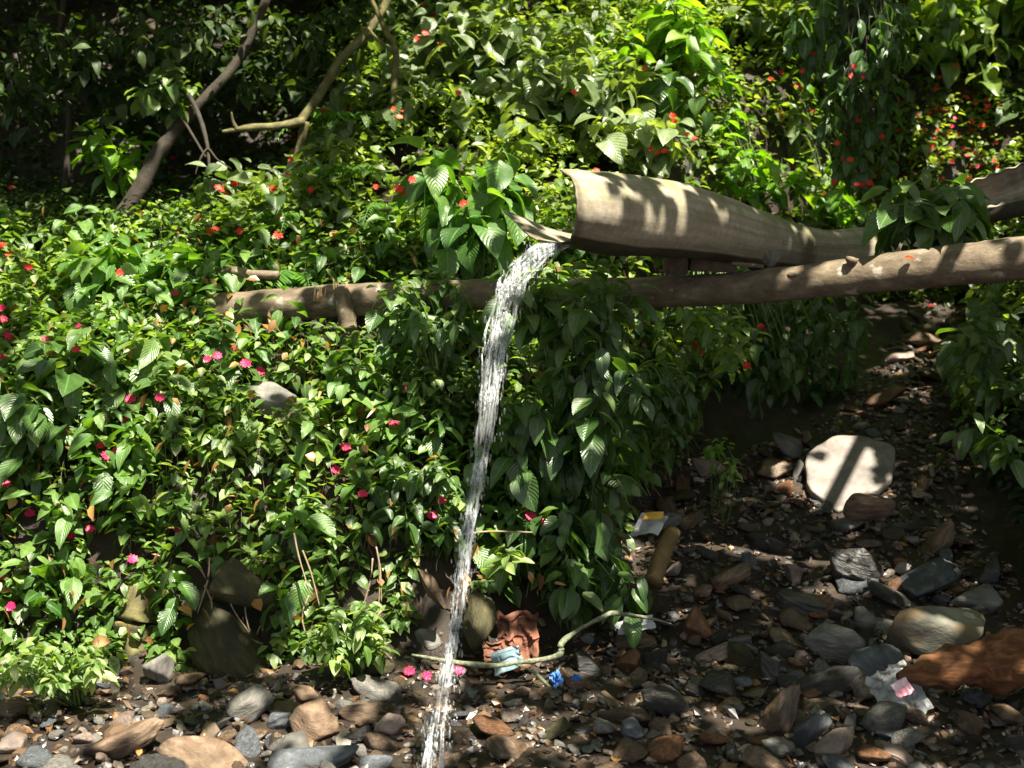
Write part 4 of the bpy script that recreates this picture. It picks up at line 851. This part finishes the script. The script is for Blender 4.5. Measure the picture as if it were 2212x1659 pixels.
# ------------------------------------------------------------ falling water
def jet():
    path = [(1236, 526, 4.62, 7), (1204, 534, 4.56, 12), (1160, 553, 4.48, 22), (1122, 592, 4.40, 29), (1100, 640, 4.34, 33), (1082, 720, 4.26, 34), (1064, 800, 4.18, 28), (1056, 880, 4.10, 24), (1046, 960, 4.03, 21), (1031, 1040, 3.96, 14), (1018, 1100, 3.91, 17), (1008, 1170, 3.86, 15), (998, 1250, 3.80, 19), (985, 1340, 3.74, 13), (972, 1430, 3.68, 17), (958, 1500, 3.63, 22), (945, 1580, 3.57, 25), (935, 1680, 3.48, 29), (925, 1760, 3.42, 32)]
    A = np.array([list(P(u, v, y)) + [w * pxs(y)] for u, v, y, w in path]); K = 260; C = catmull(A, K)
    root = empty('water_jet', Vector(C[K // 2][:3].tolist()), 'white jet of water falling from the trough mouth to the stones', 'water')
    m, n, b, out = newmat('falling_water'); L = n.links
    b.inputs['Base Color'].default_value = (.62, .65, .69, 1); b.inputs['Roughness'].default_value = .14; b.inputs['IOR'].default_value = 1.33; b.inputs['Specular IOR Level'].default_value = 1.0
    tcr = N(n, 'ShaderNodeBsdfTransparent'); gl = N(n, 'ShaderNodeBsdfTranslucent'); gl.inputs[0].default_value = (.7, .73, .77, 1)
    ma = N(n, 'ShaderNodeMixShader'); ma.inputs[0].default_value = .35; L.new(b.outputs[0], ma.inputs[1]); L.new(gl.outputs[0], ma.inputs[2])
    tc = N(n, 'ShaderNodeTexCoord'); mp = N(n, 'ShaderNodeMapping'); mp.inputs['Scale'].default_value = (120, 120, 3.5); L.new(tc.outputs['Object'], mp.inputs[0])
    nz = N(n, 'ShaderNodeTexNoise'); nz.inputs['Scale'].default_value = 1; nz.inputs['Detail'].default_value = 1.5; L.new(mp.outputs[0], nz.inputs[0])
    f = ramp(n, nz.outputs[0], [(.44, (.97, .97, .97)), (.64, (.28, .28, .28))])
    mp2 = N(n, 'ShaderNodeMapping'); mp2.inputs['Scale'].default_value = (12, 12, 5); L.new(tc.outputs['Object'], mp2.inputs[0]); nz2 = N(n, 'ShaderNodeTexNoise'); nz2.inputs['Scale'].default_value = 1; nz2.inputs['Detail'].default_value = 2; L.new(mp2.outputs[0], nz2.inputs[0])
    mxm = N(n, 'ShaderNodeMath', operation='MAXIMUM'); L.new(f, mxm.inputs[0]); L.new(ramp(n, nz2.outputs[0], [(.40, (0, 0, 0)), (.56, (.92, .92, .92))]), mxm.inputs[1]); f = mxm.outputs[0]
    mb_ = N(n, 'ShaderNodeMixShader'); L.new(f, mb_.inputs[0]); L.new(ma.outputs[0], mb_.inputs[1]); L.new(tcr.outputs[0], mb_.inputs[2])
    L.new(mb_.outputs[0], out.inputs[0])
    bp = N(n, 'ShaderNodeBump'); bp.inputs['Strength'].default_value = .35; bp.inputs['Distance'].default_value = .004; L.new(nz.outputs[0], bp.inputs['Height']); L.new(bp.outputs[0], b.inputs['Normal'])
    # strands: long uneven threads of water wound round the path
    mb = MB(); rr = random.Random(3)
    tang = np.gradient(C[:, :3], axis=0)
    def off(i, a, r):
        t = Vector(tang[i].tolist()).normalized(); e1 = t.cross(Vector((0, 1, 0))).normalized(); e2 = t.cross(e1)
        w_ = C[i][3] * .9; return Vector(C[i][:3].tolist()) + e1 * math.cos(a) * r * w_ + e2 * math.sin(a) * r * w_ * .55
    for s in range(170):
        i0 = rr.randint(0, K - 20); ln = rr.randint(10, 42); a = rr.uniform(0, 6.28); r = math.sqrt(rr.uniform(0, 1)); da = rr.uniform(-.04, .04)
        if s < 60: i0 = rr.randint(0, 60)
        i1 = min(K - 1, i0 + ln); idx = list(range(i0, i1, 3))
        if len(idx) < 3: continue
        pts = [off(i, a + da * (i - i0), r * (1 + .12 * math.sin(i * .3 + s))) for i in idx]
        R_ = rr.uniform(.0015, .0055) * (1 - .35 * i0 / K); rad = [R_ * math.sin(math.pi * (k + .4) / (len(idx) - .2)) ** .6 * (1 + .35 * math.sin(k * 1.7 + s)) + .0006 for k in range(len(idx))]
        mb.tube(pts, rad, 6, 2)
    mb.build('strands', m, root)
    # the fuller body of the stream: folded skin around the path
    V = []; F = []; ns = 40
    for i in range(0, K):
        fr = i / K
        for k in range(ns):
            a = 2 * math.pi * k / ns
            q = (.74 + .30 * noise.noise(Vector((0, 3, i * .09)))) + .26 * noise.noise(Vector((math.cos(a) * 2.6, math.sin(a) * 2.6, i * .045))) + .22 * noise.noise(Vector((math.cos(a) * 6, math.sin(a) * 6, i * .12)))
            V.append(off(i, a, max(.12, q)))
    for i in range(K - 1):
        for k in range(ns):
            if noise.noise(Vector((math.cos(2 * math.pi * k / ns) * 1.7, math.sin(2 * math.pi * k / ns) * 1.7, i * .07 + 9))) > (.16 - .62 * max(0, i / K - .40)): continue
            F.append((i * ns + k, i * ns + (k + 1) % ns, (i + 1) * ns + (k + 1) % ns, (i + 1) * ns + k))
    mesh_np('stream', [v[:] for v in V], F, m, root)
    v0, f0 = ico(1); n_ = 800; VV = []; 
    for s in range(n_):
        i = int(K * rr.uniform(0.05, 1) ** .8) - 1; a = rr.uniform(0, 6.28); r = 1 + abs(rr.gauss(0, .25 + .3 * i / K)); sz = rr.uniform(.0012, .0035)
        VV.append(v0 * np.array([sz, sz, sz * rr.uniform(1.5, 5)]) + np.array(off(i, a, r)))
    VV = np.array(VV); dr_ = mesh_np('droplets', VV.reshape(-1, 3), (f0[None] + (np.arange(n_) * len(v0))[:, None, None]).reshape(-1, 3), m, root); dr_['kind'] = 'stuff'
jet()

# ------------------------------------------------------------ litter
def crumple(name, label, cat, uvbox, y, mat, seed, amp=.35, thick=.4, ang=0, nx=16):
    u0, v0, u1, v1 = uvbox; s = pxs(y); W, H = (u1 - u0) * s, (v1 - v0) * s; bm = bmesh.new()
    bmesh.ops.create_grid(bm, x_segments=nx, y_segments=nx, size=.5); o_ = Vector((seed * 3.7, seed, 0))
    for v in bm.verts:
        x, z = v.co.x, v.co.y
        r = 1 + .22 * noise.noise(Vector((math.atan2(z, x) * 1.2, seed, 3)))
        k = abs(noise.noise(Vector((x, z, 0)) * 3.2 + o_)) * 1.8 + .22 * noise.noise(Vector((x, z, 0)) * 8 + o_)
        q = x * math.cos(.5) - z * math.sin(.5)
        v.co = Vector((x * W * r + .05 * W * noise.noise(Vector((x, z, 5)) * 6), (k * amp - z * .35) * -min(W, H) * thick * 1.5 + z * .6 * H, z * H * r * (1 - .15 * abs(x))))
    me = bpy.data.meshes.new(name); bm.to_mesh(me); bm.free(); me.materials.append(mat)
    o = bpy.data.objects.new(name, me); COL.objects.link(o); o.location = P((u0 + u1) / 2, (v0 + v1) / 2, y); o.rotation_euler = (0, math.radians(-ang), 0)
    return tag(o, label, cat)
white = plain_mat('white_plastic', (.55, .57, .60), .4, (.28, .28, .28), trans=.3); bluep = plain_mat('blue_plastic', (.05, .16, .50), .35, (.12, .26, .5))
aqua = plain_mat('pale_blue_plastic', (.25, .36, .40), .4, (.14, .22, .27), trans=.25); brownp = plain_mat('brown_paper', (.20, .075, .045), .85, (.10, .04, .022))
pinkp = plain_mat('pink_print', (.75, .25, .35), .5, (.7, .55, .6)); yel = plain_mat('ochre_print', (.62, .36, .05), .5, (.5, .25, .03))
crumple('crumpled_paper', 'crumpled reddish brown paper standing by the rounded boulder', 'paper', (1070, 1326, 1166, 1424), 4.62, brownp, 3, .5, .5)
crumple('torn_paper', 'low torn brown paper beside the crumpled paper', 'paper', (1045, 1385, 1110, 1425), 4.58, brownp, 6, .5, .5)
crumple('plastic_bag', 'pale blue plastic bag lying under the lichen twig', 'bag', (1060, 1404, 1130, 1444), 4.5, aqua, 9, .4, .4, 20)
crumple('plastic_scrap', 'small bright blue plastic scrap on the dark stones, larger one', 'scrap', (1188, 1450, 1214, 1474), 4.42, bluep, 12, .9, .7, 35)
crumple('plastic_scrap', 'tiny bright blue plastic scrap right of the larger blue one', 'scrap', (1236, 1456, 1256, 1468), 4.42, bluep, 14, .9, .7, -20)
crumple('white_scrap', 'white plastic scrap under the tip of the lichen twig', 'scrap', (1330, 1336, 1414, 1362), 4.72, white, 17, .3, .3, 12)
bag = crumple('plastic_bag', 'crumpled white plastic bag with a pink mark below the rusty log', 'bag', (1888, 1446, 1990, 1545), 4.2, white, 21, .45, .45, 30)
wr = empty('wrapper', P(1400, 1140, 5.2), 'white wrapper with an ochre printed panel lying at the head of the bed', 'wrapper')
def quadpatch(name, pts, mat, parent, n=8, amp=.006, seed=0):
    A = [P(*p) for p in pts]; V = []; F = []
    for i in range(n + 1):
        for j in range(n + 1):
            a, b_ = i / n, j / n; p = A[0].lerp(A[1], a).lerp(A[3].lerp(A[2], a), b_); V.append((p + Vector((0, amp * noise.noise(p * 22 + Vector((seed, 0, 0))) - amp, amp * noise.noise(p * 15))))[:])
    for i in range(n):
        for j in range(n): k = i * (n + 1) + j; F.append((k, k + 1, k + n + 2, k + n + 1))
    return mesh_np(name, V, F, mat, parent)
quadpatch('wrapper_body', [(1358, 1150, 5.05), (1420, 1155, 5.03), (1443, 1108, 5.12), (1388, 1102, 5.14)], white, wr, amp=.02)
quadpatch('printed_panel', [(1388, 1122, 5.04), (1430, 1120, 5.04), (1434, 1104, 5.085), (1394, 1106, 5.085)], yel, wr, amp=.006, seed=3)
pb = P(1955, 1488, 4.13)
mk = crumple('pink_mark', None, None, (1930, 1470, 1968, 1500), 4.13, pinkp, 30, .3, .3, 35)
mk.parent = bag; mk.matrix_parent_inverse = Matrix.LocRotScale(bag.location, bag.rotation_euler, None).inverted()
# rusty log at the lower right, mossy stump at the left
def rusty():
    root = empty('rusty_log', P(2080, 1440, 4.2), 'tapered orange brown log end entering from the right over the white bag', 'log')
    mb = MB(); mb.tube([P(1940, 1462, 4.16), P(1990, 1452, 4.18), (P(2080, 1440, 4.2)), P(2180, 1425, 4.2), P(2330, 1400, 4.2), P(2600, 1370, 4.2), P(2800, 1350, 4.2)], [.018, .05, .078, .095, .11, .12, .10], 40, 16, wob=.40)
    m = bark_mat('rotten_wood', (.025, .010, .004), (.10, .036, .010), (.21, .085, .028), sc=(.35, 2, 2), rough=.9, scale=22); mb.build('wood', m, root)
rusty()
stick('mossy_stump', 'mossy yellow green root stump under the leafy bank at the left', [(300, 1265, 4.78), (302, 1330, 4.74), (288, 1390, 4.7), (300, 1420, 4.66)], [.06, .075, .06, .03], 'moss', 'stump', 12, .45)
lf = Leaves(); lf.put(np.array(P(1973, 560, 4.985)[:])[None], 2.4, .5, .6, .035, .8)
ol = lf.build('fallen_petal', HEART, PET['orange']); tag(ol, 'orange petal lying on the log at the right', 'petal')

# ------------------------------------------------------------ trees at the upper left
def tree(name, label, paths, crown, leaf, protos, mat, dens, trunkmat='trunk', tint=.4, pitch=-.6):
    root = empty(name, P(*paths[0][0][0]), label, 'tree'); first = True
    for pts, rad in paths:
        rad = [q_ * .5 for q_ in rad]
        mb = MB(); mb.tube([P(*p) for p in pts], rad, 12 if first else 8, 6, wob=.22); mb.build('trunk' if first else 'branch', BM[trunkmat], root); first = False
    if crown:
        lv = Leaves()
        for (u, v, y, ru, rv) in crown:
            c = P(u, v, y); s = pxs(y); k = int(dens * ru * rv / 1000)
            q = RNG.normal(0, .5, (k, 3)) * np.array([ru * s, .4, rv * s]) + np.array(c[:])
            rosettes(lv, q, 4, RNG.uniform(leaf[0], leaf[1], k), tint=tint, pitch=pitch, dp=.5, dt=.3)
        lv.build('crown', protos, LM[mat], root)
    return root
tree('leaning_tree', 'dark trunk leaning to the right out of the hollow at the upper left', [([(238, 500, 7.0), (290, 430, 7.05), (330, 350, 7.1), (372, 290, 7.15), (430, 225, 7.2), (520, 120, 7.3), (600, -60, 7.4)], [.11, .095, .085, .075, .06, .05, .045]),
      ([(452, 375, 6.9), (448, 315, 7.0), (430, 250, 7.1), (408, 205, 7.15)], [.010, .022, .028, .03]), ([(445, 340, 6.95), (400, 265, 7.1), (375, 220, 7.15)], [.012, .016, .018]), ([(500, 365, 6.9), (470, 345, 6.93), (449, 322, 6.97), (432, 345, 6.93), (422, 378, 6.9)], [.005, .009, .014, .010, .004]), ([(375, 235, 7.12), (365, 190, 7.1), (330, 165, 7.1)], [.018, .012, .005])],
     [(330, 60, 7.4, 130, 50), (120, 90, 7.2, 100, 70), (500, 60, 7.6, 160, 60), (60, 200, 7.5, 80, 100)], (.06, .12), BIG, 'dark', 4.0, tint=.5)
tree('mossy_tree', 'mossy yellow green tree with a horizontal bough above the hollow', [([(650, 262, 7.3), (690, 205, 7.35), (735, 130, 7.4), (800, 60, 7.5), (870, -60, 7.6)], [.05, .055, .055, .05, .05]),
      ([(655, 262, 7.28), (600, 272, 7.2), (540, 276, 7.15), (480, 285, 7.1)], [.05, .045, .04, .02]), ([(512, 280, 7.12), (503, 262, 7.11), (500, 242, 7.1)], [.03, .02, .008]), ([(660, 262, 7.3), (640, 350, 7.3), (600, 470, 7.35)], [.05, .05, .07])],
     [(700, 60, 7.9, 120, 60), (600, 150, 7.8, 90, 60)], (.06, .11), HEART, 'dark', 4.5, 'moss', tint=.45)
tree('slender_tree', 'slender forked tree standing left of the grey leaved shrub', [([(853, 228, 7.35), (852, 170, 7.4), (855, 110, 7.4), (835, 70, 7.4), (812, 20, 7.4), (780, -40, 7.4)], [.045, .045, .04, .032, .03, .028]), ([(853, 115, 7.4), (815, 85, 7.4), (795, 60, 7.4)], [.025, .02, .015])],
     [(800, 40, 8.2, 60, 40)], (.06, .1), SMALL, 'dark', 3, 'moss')
tree('background_tree', 'thin dark tree standing deep in the hollow', [([(140, 420, 9.0), (150, 250, 9.1), (130, 80, 9.2), (150, -60, 9.2)], [.05, .045, .04, .04])],
     [(150, 120, 9.2, 150, 80), (480, 150, 9.4, 200, 90), (300, 240, 9.6, 120, 60), (580, 340, 9.5, 90, 40)], (.08, .14), HEART, 'dark', 4, tint=.3)
tree('background_tree', 'dark stem rising on the slope at the upper right behind the hanging branch', [([(1790, 300, 8.4), (1780, 150, 8.4), (1765, 20, 8.5), (1770, -60, 8.5)], [.03, .03, .03, .03])],
     [(1730, 20, 8.6, 90, 40), (2000, 60, 8.8, 110, 60)], (.10, .16), HEART, 'hill', 4, tint=.2)

# ------------------------------------------------------------ tall trees outside the picture, crown gaps shaped to place the sun patches
LIT = [ # u, v, ru, rv, share of sun
 (200, 1340, 260, 210, .75), (150, 1080, 260, 150, .55), (230, 800, 230, 130, .62), (270, 600, 140, 100, .85), (480, 500, 130, 45, .7), (60, 620, 90, 90, .5),
 (600, 780, 170, 90, .6), (820, 740, 120, 120, .75), (620, 1000, 260, 130, .38), (760, 1330, 140, 160, .6), (500, 1080, 160, 90, .4), (1000, 650, 130, 90, .65),
 (1240, 690, 170, 80, .5), (1230, 900, 120, 120, .16), (1530, 730, 130, 100, .6), (1020, 180, 200, 160, .5), (1120, 440, 160, 110, .75), (900, 470, 160, 120, .55),
 (1400, 270, 230, 130, .62), (1650, 400, 230, 75, .75), (1440, 90, 150, 110, .8), (1230, 100, 150, 100, .4), (2050, 260, 180, 150, .42), (2080, 60, 130, 70, .5), (1640, 230, 120, 70, .35),
 (1255, 435, 60, 45, .95), (1450, 435, 60, 26, .9), (1300, 400, 60, 30, .6), (1950, 548, 280, 34, .8), (600, 655, 130, 30, .5), (1150, 470, 60, 40, .8), (1940, 480, 60, 40, .8), (2160, 400, 70, 50, .7),
 (1805, 1020, 92, 80, .97), (1850, 1215, 60, 40, .9), (1700, 970, 40, 35, .8), (1945, 1225, 30, 22, .9), (1860, 915, 30, 16, .9), (1900, 860, 50, 30, .6), (2000, 740, 50, 50, .10), (1945, 765, 35, 14, .5), (2010, 810, 30, 14, .5), (2050, 645, 40, 20, .8),
 (1545, 985, 50, 35, .85), (1400, 1150, 60, 50, .7), (250, 1600, 420, 90, .75), (540, 1520, 70, 50, .8), (690, 1560, 80, 60, .7), (800, 1560, 90, 70, .5), (1080, 1520, 150, 45, .6), (1190, 1600, 200, 50, .12),
 (2010, 1350, 110, 70, .03), (1795, 1420, 30, 20, .6), (1950, 1610, 120, 40, .15), (1560, 1530, 110, 25, .2), (1180, 1410, 120, 30, .4), (1370, 1350, 60, 30, .5),
 (130, 120, 120, 60, .5), (250, 310, 80, 40, .7), (580, 270, 60, 20, .8), (370, 200, 60, 60, .5), (430, 60, 200, 60, .08), (760, 230, 60, 50, .7), (1100, 900, 60, 600, .65), (1120, 620, 60, 160, .9),
 (2150, 800, 60, 160, .10), (1770, 680, 90, 40, .2), (2120, 930, 50, 40, .3),
]
DARK = [(280, 410, 110, 100, .01), (430, 260, 70, 80, .02), (720, 60, 120, 60, .05), (1640, 870, 190, 110, .01), (600, 380, 110, 70, .02), (200, 430, 190, 50, .03), (1900, 1130, 260, 40, .05), (1580, 1350, 180, 90, .06), (1870, 250, 90, 170, .04), (950, 60, 70, 60, .02), (2150, 1130, 90, 100, .03), (500, 1350, 110, 110, .05)]
def lit(u, v):
    L = np.full(u.shape, .14); L = np.where((u < 1050) & (v > 520) & (v < 1450), .42, L); L = np.where((u > 850) & (v < 480), .32, L)
    L = np.where((u < 700) & (v < 440), .014, L); L = np.where((v > 650) & (u > 1330), .035, L); L = np.where((v > 1420) & (u > 1000), .09, L)
    L = np.where((u < -150) | (u > 2360) | (v > 1850) | (v < -150), .25, L)
    for (a, b, ra, rb, s) in LIT:
        q = ((u - a) / ra) ** 2 + ((v - b) / rb) ** 2; L = np.where(q < 1, np.maximum(L, s ** .45 * np.clip(1.6 - q * .8, 0, 1) ** .5), L)
    for (a, b, ra, rb, s) in DARK:
        q = ((u - a) / ra) ** 2 + ((v - b) / rb) ** 2; L = np.where(q < 1, np.minimum(L, s), L)
    return L
def canopy():
    n = 190000; zc = RNG.uniform(4.1, 5.6, n); s = np.array(SUN[:])
    k0 = (zc - 1.3) / s[2]
    x = RNG.uniform(-7, 6.2, n) + s[0] * k0; y = RNG.uniform(2.4, 15, n) + s[1] * k0
    gx, gy = x.copy(), y.copy(); gz = np.full(n, 1.3)
    for it in range(14):
        t = (zc - gz) / s[2]; gx = x - s[0] * t; gy = y - s[1] * t; gz = .5 * gz + .5 * (T(gx, gy) + .12)
    u, v = to_px(gx, gy, gz)
    L = lit(u, v); fine = .20 * wav(gx, gy, 3.2, 3) + .12 * wav(gx, gy, 8, 1)
    L = np.clip(L + fine * np.minimum(L, 1 - L) * 2.6, .012, .985)
    def at(h):
        t = (zc - h) / s[2]; return x - s[0] * t, y - s[1] * t
    # the log
    LX = np.array([P(u_, 610, yy)[:] for u_, yy in ((452, 5.9), (1120, 5.52), (1560, 5.3), (2330, 4.9))])
    hx, hy = at(1.25); ly = np.interp(hx, LX[:, 0], LX[:, 1]); on = (np.abs(hy - ly) < .11) & (hx > LX[0, 0])
    uu, vv = to_px(hx, hy, np.full(n, 1.3)); Ll = np.interp(uu, [400, 480, 600, 660, 820, 900, 1300, 1640, 1720, 1900, 2300], [.8, .9, .9, .7, .7, .15, .06, .15, .8, .9, .9]) * (1 + .4 * wav(uu / 60, uu * 0, 1))
    L = np.where(on, np.clip(Ll, .01, .97), L)
    # the trough
    hx, hy = at(1.72); TXx = np.array([P(1246, 440, 4.5).x, P(1535, 480, 5.05).x, P(1780, 540, 5.6).x, P(1980, 550, 6.1).x]); ty = np.interp(hx, TXx, [4.55, 5.1, 5.65, 6.15])
    on = (np.abs(hy - ty) < .17) & (hx > TXx[0] - .28) & (hx < TXx[-1])
    uu, vv = to_px(hx, hy, np.full(n, 1.72)); Lt = np.interp(uu, [1080, 1130, 1200, 1280, 1310, 1370, 1400, 1460, 1500, 1800], [.95, .95, .8, .95, .2, .12, .75, .75, .06, .04])
    L = np.where(on, Lt, L)
    # the jet
    for h in np.arange(.1, 1.7, .1):
        hx, hy = at(h); f = (1.7 - h) / 1.7; jx = .33 * (1 - f) ** 1.5 - .27 * f ** .6 * 0 - .02 - .25 * f; jy = 4.6 - 1.1 * f
        L = np.where((hx - jx) ** 2 + (hy - jy) ** 2 < .09 ** 2, .93, L)
    area = 13.2 * 12.6; la = .56 * .8 * .10 ** 2
    lai = n * la / area; keep = RNG.random(n) < (-np.log(L)) / lai
    print('LAI', lai, 'kept', keep.sum())
    x, y, zc = x[keep], y[keep], zc[keep]
    split = [(-19, -2.6, 'tall_tree', 'unseen tall tree left of the scene, crown shaped to shade the bank', (-4.9, 2.2)), (-2.6, .4, 'tall_tree', 'unseen tall tree behind the hollow, crown shaped to dapple the slope', (-4.6, 9.0)), (.4, 19, 'tall_tree', 'unseen tall tree right of the gully, crown shaped to shade the stream bed', (5.2, 6.0))]
    for a, b, nm, lb, tp in split:
        q = (x >= a) & (x < b); tz = float(T(tp[0], tp[1])); root = empty(nm, (tp[0], tp[1], tz), lb, 'tree')
        mb = MB(); c = Vector(((max(a, -5.5) + min(b, 4)) / 2, 6.2, 6.2))
        top = Vector((tp[0], tp[1], 5.8)); mb.tube([(tp[0], tp[1], tz - .2), (tp[0] + .05, tp[1], 3), top, top + Vector((0, 0, 2))], [.26, .2, .15, .06], 12, 5, wob=.15); mb.build('trunk', BM['trunk'], root)
        mb = MB()
        for i in range(7):
            e = Vector((random.uniform(max(a, -7), min(b, 4.5)), random.uniform(2.5, 11), 7.0)); mb.tube([top + Vector((0, 0, random.uniform(0, 1))), top.lerp(e, .5) + Vector((0, 0, .5)), e], [.04, .028, .012], 7, 4)
        mb.build('branches', BM['trunk'], root)
        if a == .4:      # straight unseen bough, added to cast the stripe across the pale slab
            mb = MB(); e1 = P(1885, 905, 6.5) + SUN * 3.9; e2 = P(1770, 1130, 5.8) + SUN * 3.75; mb.tube([e1 + (e1 - e2) * 1.2, e1, e2, e2 + (e2 - e1) * .5], [.04, .038, .036, .03], 8, 3); mb.build('branch', BM['trunk'], root)
        lv = Leaves(); m_ = int(q.sum()); az = RNG.uniform(0, 6.28, m_); sz = RNG.uniform(.075, .125, m_)
        lv.put(np.stack([x[q] - np.cos(az) * sz * .5, y[q] - np.sin(az) * sz * .5, zc[q]], -1), az, RNG.normal(-.1, .2, m_), RNG.normal(0, .25, m_), sz, RNG.random(m_))
        lv.build('crown', ROUND, LM['shrub'], root)
canopy()

# ------------------------------------------------------------ flowers: put where the line of sight first meets the leaves
def flower_mesh(seed):
    r = random.Random(seed); V = [(0, 0, 0)]; F = []; T_ = [1]
    for k in range(5):
        a0 = k * 1.2566 + r.uniform(-.1, .1); L = 1 * r.uniform(.85, 1.1) * (1.15 if k == 0 else 1)
        ring = [(.22, -.16), (.7, -.46), (1.0, -.38), (.84, 0), (1.0, .38), (.7, .46), (.22, .16)]
        b = len(V)
        for (d, w_) in ring: V.append((math.cos(a0) * d * L - math.sin(a0) * w_ * L, math.sin(a0) * d * L + math.cos(a0) * w_ * L, .16 * d * d + r.uniform(-.07, .07)))
        V.append((math.cos(a0) * .6, math.sin(a0) * .6, .02)); c = len(V) - 1
        F.append((0, b, c)); F.append((0, c, b + 6))
        for q in range(6): F.append((c, b + q, b + q + 1))
    return V, F
FM = {}
for k in PET:
    for s in range(3):
        V, F = flower_mesh(s * 7 + 1); me = bpy.data.meshes.new('flower_' + k); me.from_pydata(V, [], F); me.update(); me.materials.append(PET[k]); FM[(k, s)] = me
sb = MB(); sb.tube([(0, 0, 0), (.3, .4, -1.2), (.2, 1.0, -2.6)], [.07, .06, .05], 5, 3); STEMO = sb.build('stem', BM['stem']); STEM = STEMO.data; bpy.data.objects.remove(STEMO)
FL = [(938,35),(918,72),(728,160),(850,235),(868,240),(862,252),(1392,148),(1455,262),(1453,250),(1485,290),(1500,300),(1405,322),(1420,330),(1434,326),(1288,368),(890,388),(875,415),(860,408),(812,404),(620,376),(590,408),(480,408),(486,419),(505,398),
 (430,475),(464,495),(455,501),(517,499),(632,523),(605,470),(778,538),(22,405),(28,398),(5,530),(18,548),(60,577),(5,665),(5,690),(3,768),(378,633),(168,708),(107,735),(448,775),(468,768),(506,750),(520,757),(560,802),(530,785),
 (876,842),(270,908),(850,917),(218,962),(251,972),(230,984),(757,972),(724,1015),(783,1067),(195,1143),(932,1113),(1146,1115),(1173,1126),(1515,760),(1648,712),(1643,705),(1612,790),(990,1448),(922,1460),(882,1450),
 (1240,200),(1340,235),(1683,243),(1692,252),(1665,170),(1720,185),(1733,190),(1757,115),(1835,345),(1878,395),(1808,310),(1905,295),(404,240),(750,240),(700,240),(635,290),(634,303),(620,340),(628,345),(635,330),(952,95),(900,82),(990,200),
 (915,10),(505,392),(470,405),(365,362),(372,340),(600,508),(672,410),(1000,440),(1850,398),(1862,400),(1880,405),(1755,240),(1708,250),(2010,660),(1500,745),(24,1310),(95,735),(745,965),(952,1080)]
ORANGE = {(850,235),(868,240),(862,252)}
PINKR = lambda u, v: 600 < v < 1500 and u < 1250
for i in range(70):
    a = random.gauss(0, 1); b = random.gauss(0, 1); u = 2080 + a * 60; v = 290 + b * 75
    if 1890 < u < 2212 and 120 < v < 440: FL.append((u, v))
for i in range(12): FL.append((random.uniform(1650, 1900), random.uniform(120, 420)))
for i in range(12): FL.append((random.uniform(0, 520), random.uniform(520, 1250)))
bpy.context.view_layer.update(); dg = bpy.context.evaluated_depsgraph_get()
HITS = []
for i, (u, v) in enumerate(FL):
    d = ray(u, v).normalized(); ok, loc, nr, idx, ob, mt = S.ray_cast(dg, CAM, d, distance=20)
    if ok and (ob.name.startswith('strands') or ob.name.startswith('stream') or ob.name.startswith('droplets')):
        ok, loc, nr, idx, ob, mt = S.ray_cast(dg, loc + d * .2, d, distance=20)
    if ok and ((u > 1880 and v < 470 and loc.y < 6.4) or ob.name.startswith(('ribbed', 'trough', 'trunk', 'branch'))): ok = False
    if ok: HITS.append((u, v, loc - d * .03))
for i, (u, v, p) in enumerate(HITS):
    kind = 'orange' if (u, v) in ORANGE else ('pink' if PINKR(u, v) or (u > 2040 and random.random() < .3) else 'red')
    o = bpy.data.objects.new('flower', FM[(kind, i % 3)]); COL.objects.link(o); o.location = p; s = random.uniform(.018, .022) if p.y < 6.5 else random.uniform(.014, .019)
    o.scale = (s, s, s); to = (CAM - p).normalized() + Vector((random.uniform(-.5, .5), 0, random.uniform(.2, .9))); o.rotation_euler = to.to_track_quat('Z', 'Y').to_euler()
    if v < 560 and u > 1880: r = 'in the flower patch at the upper right'
    elif v < 500 and u > 1200: r = 'on the slope above the trough'
    elif v < 460 and u < 700: r = 'in the dark hollow at the upper left'
    elif v < 560: r = 'on the slope between the hollow and the trough'
    elif u < 420: r = 'on the leafy bank at the left edge'
    elif u < 1100: r = 'on the bank between the log and the jet'
    elif u < 1300: r = 'on the drooping shrub right of the jet'
    else: r = 'on the bush over the gully'
    tag(o, '%s five petalled flower %s' % ({'red': 'red', 'pink': 'pink red', 'orange': 'orange'}[kind], r), 'flower', '%s flowers %s' % (kind, r))
    if v > 560:
        st = bpy.data.objects.new('stem', STEM); COL.objects.link(st); st.parent = o
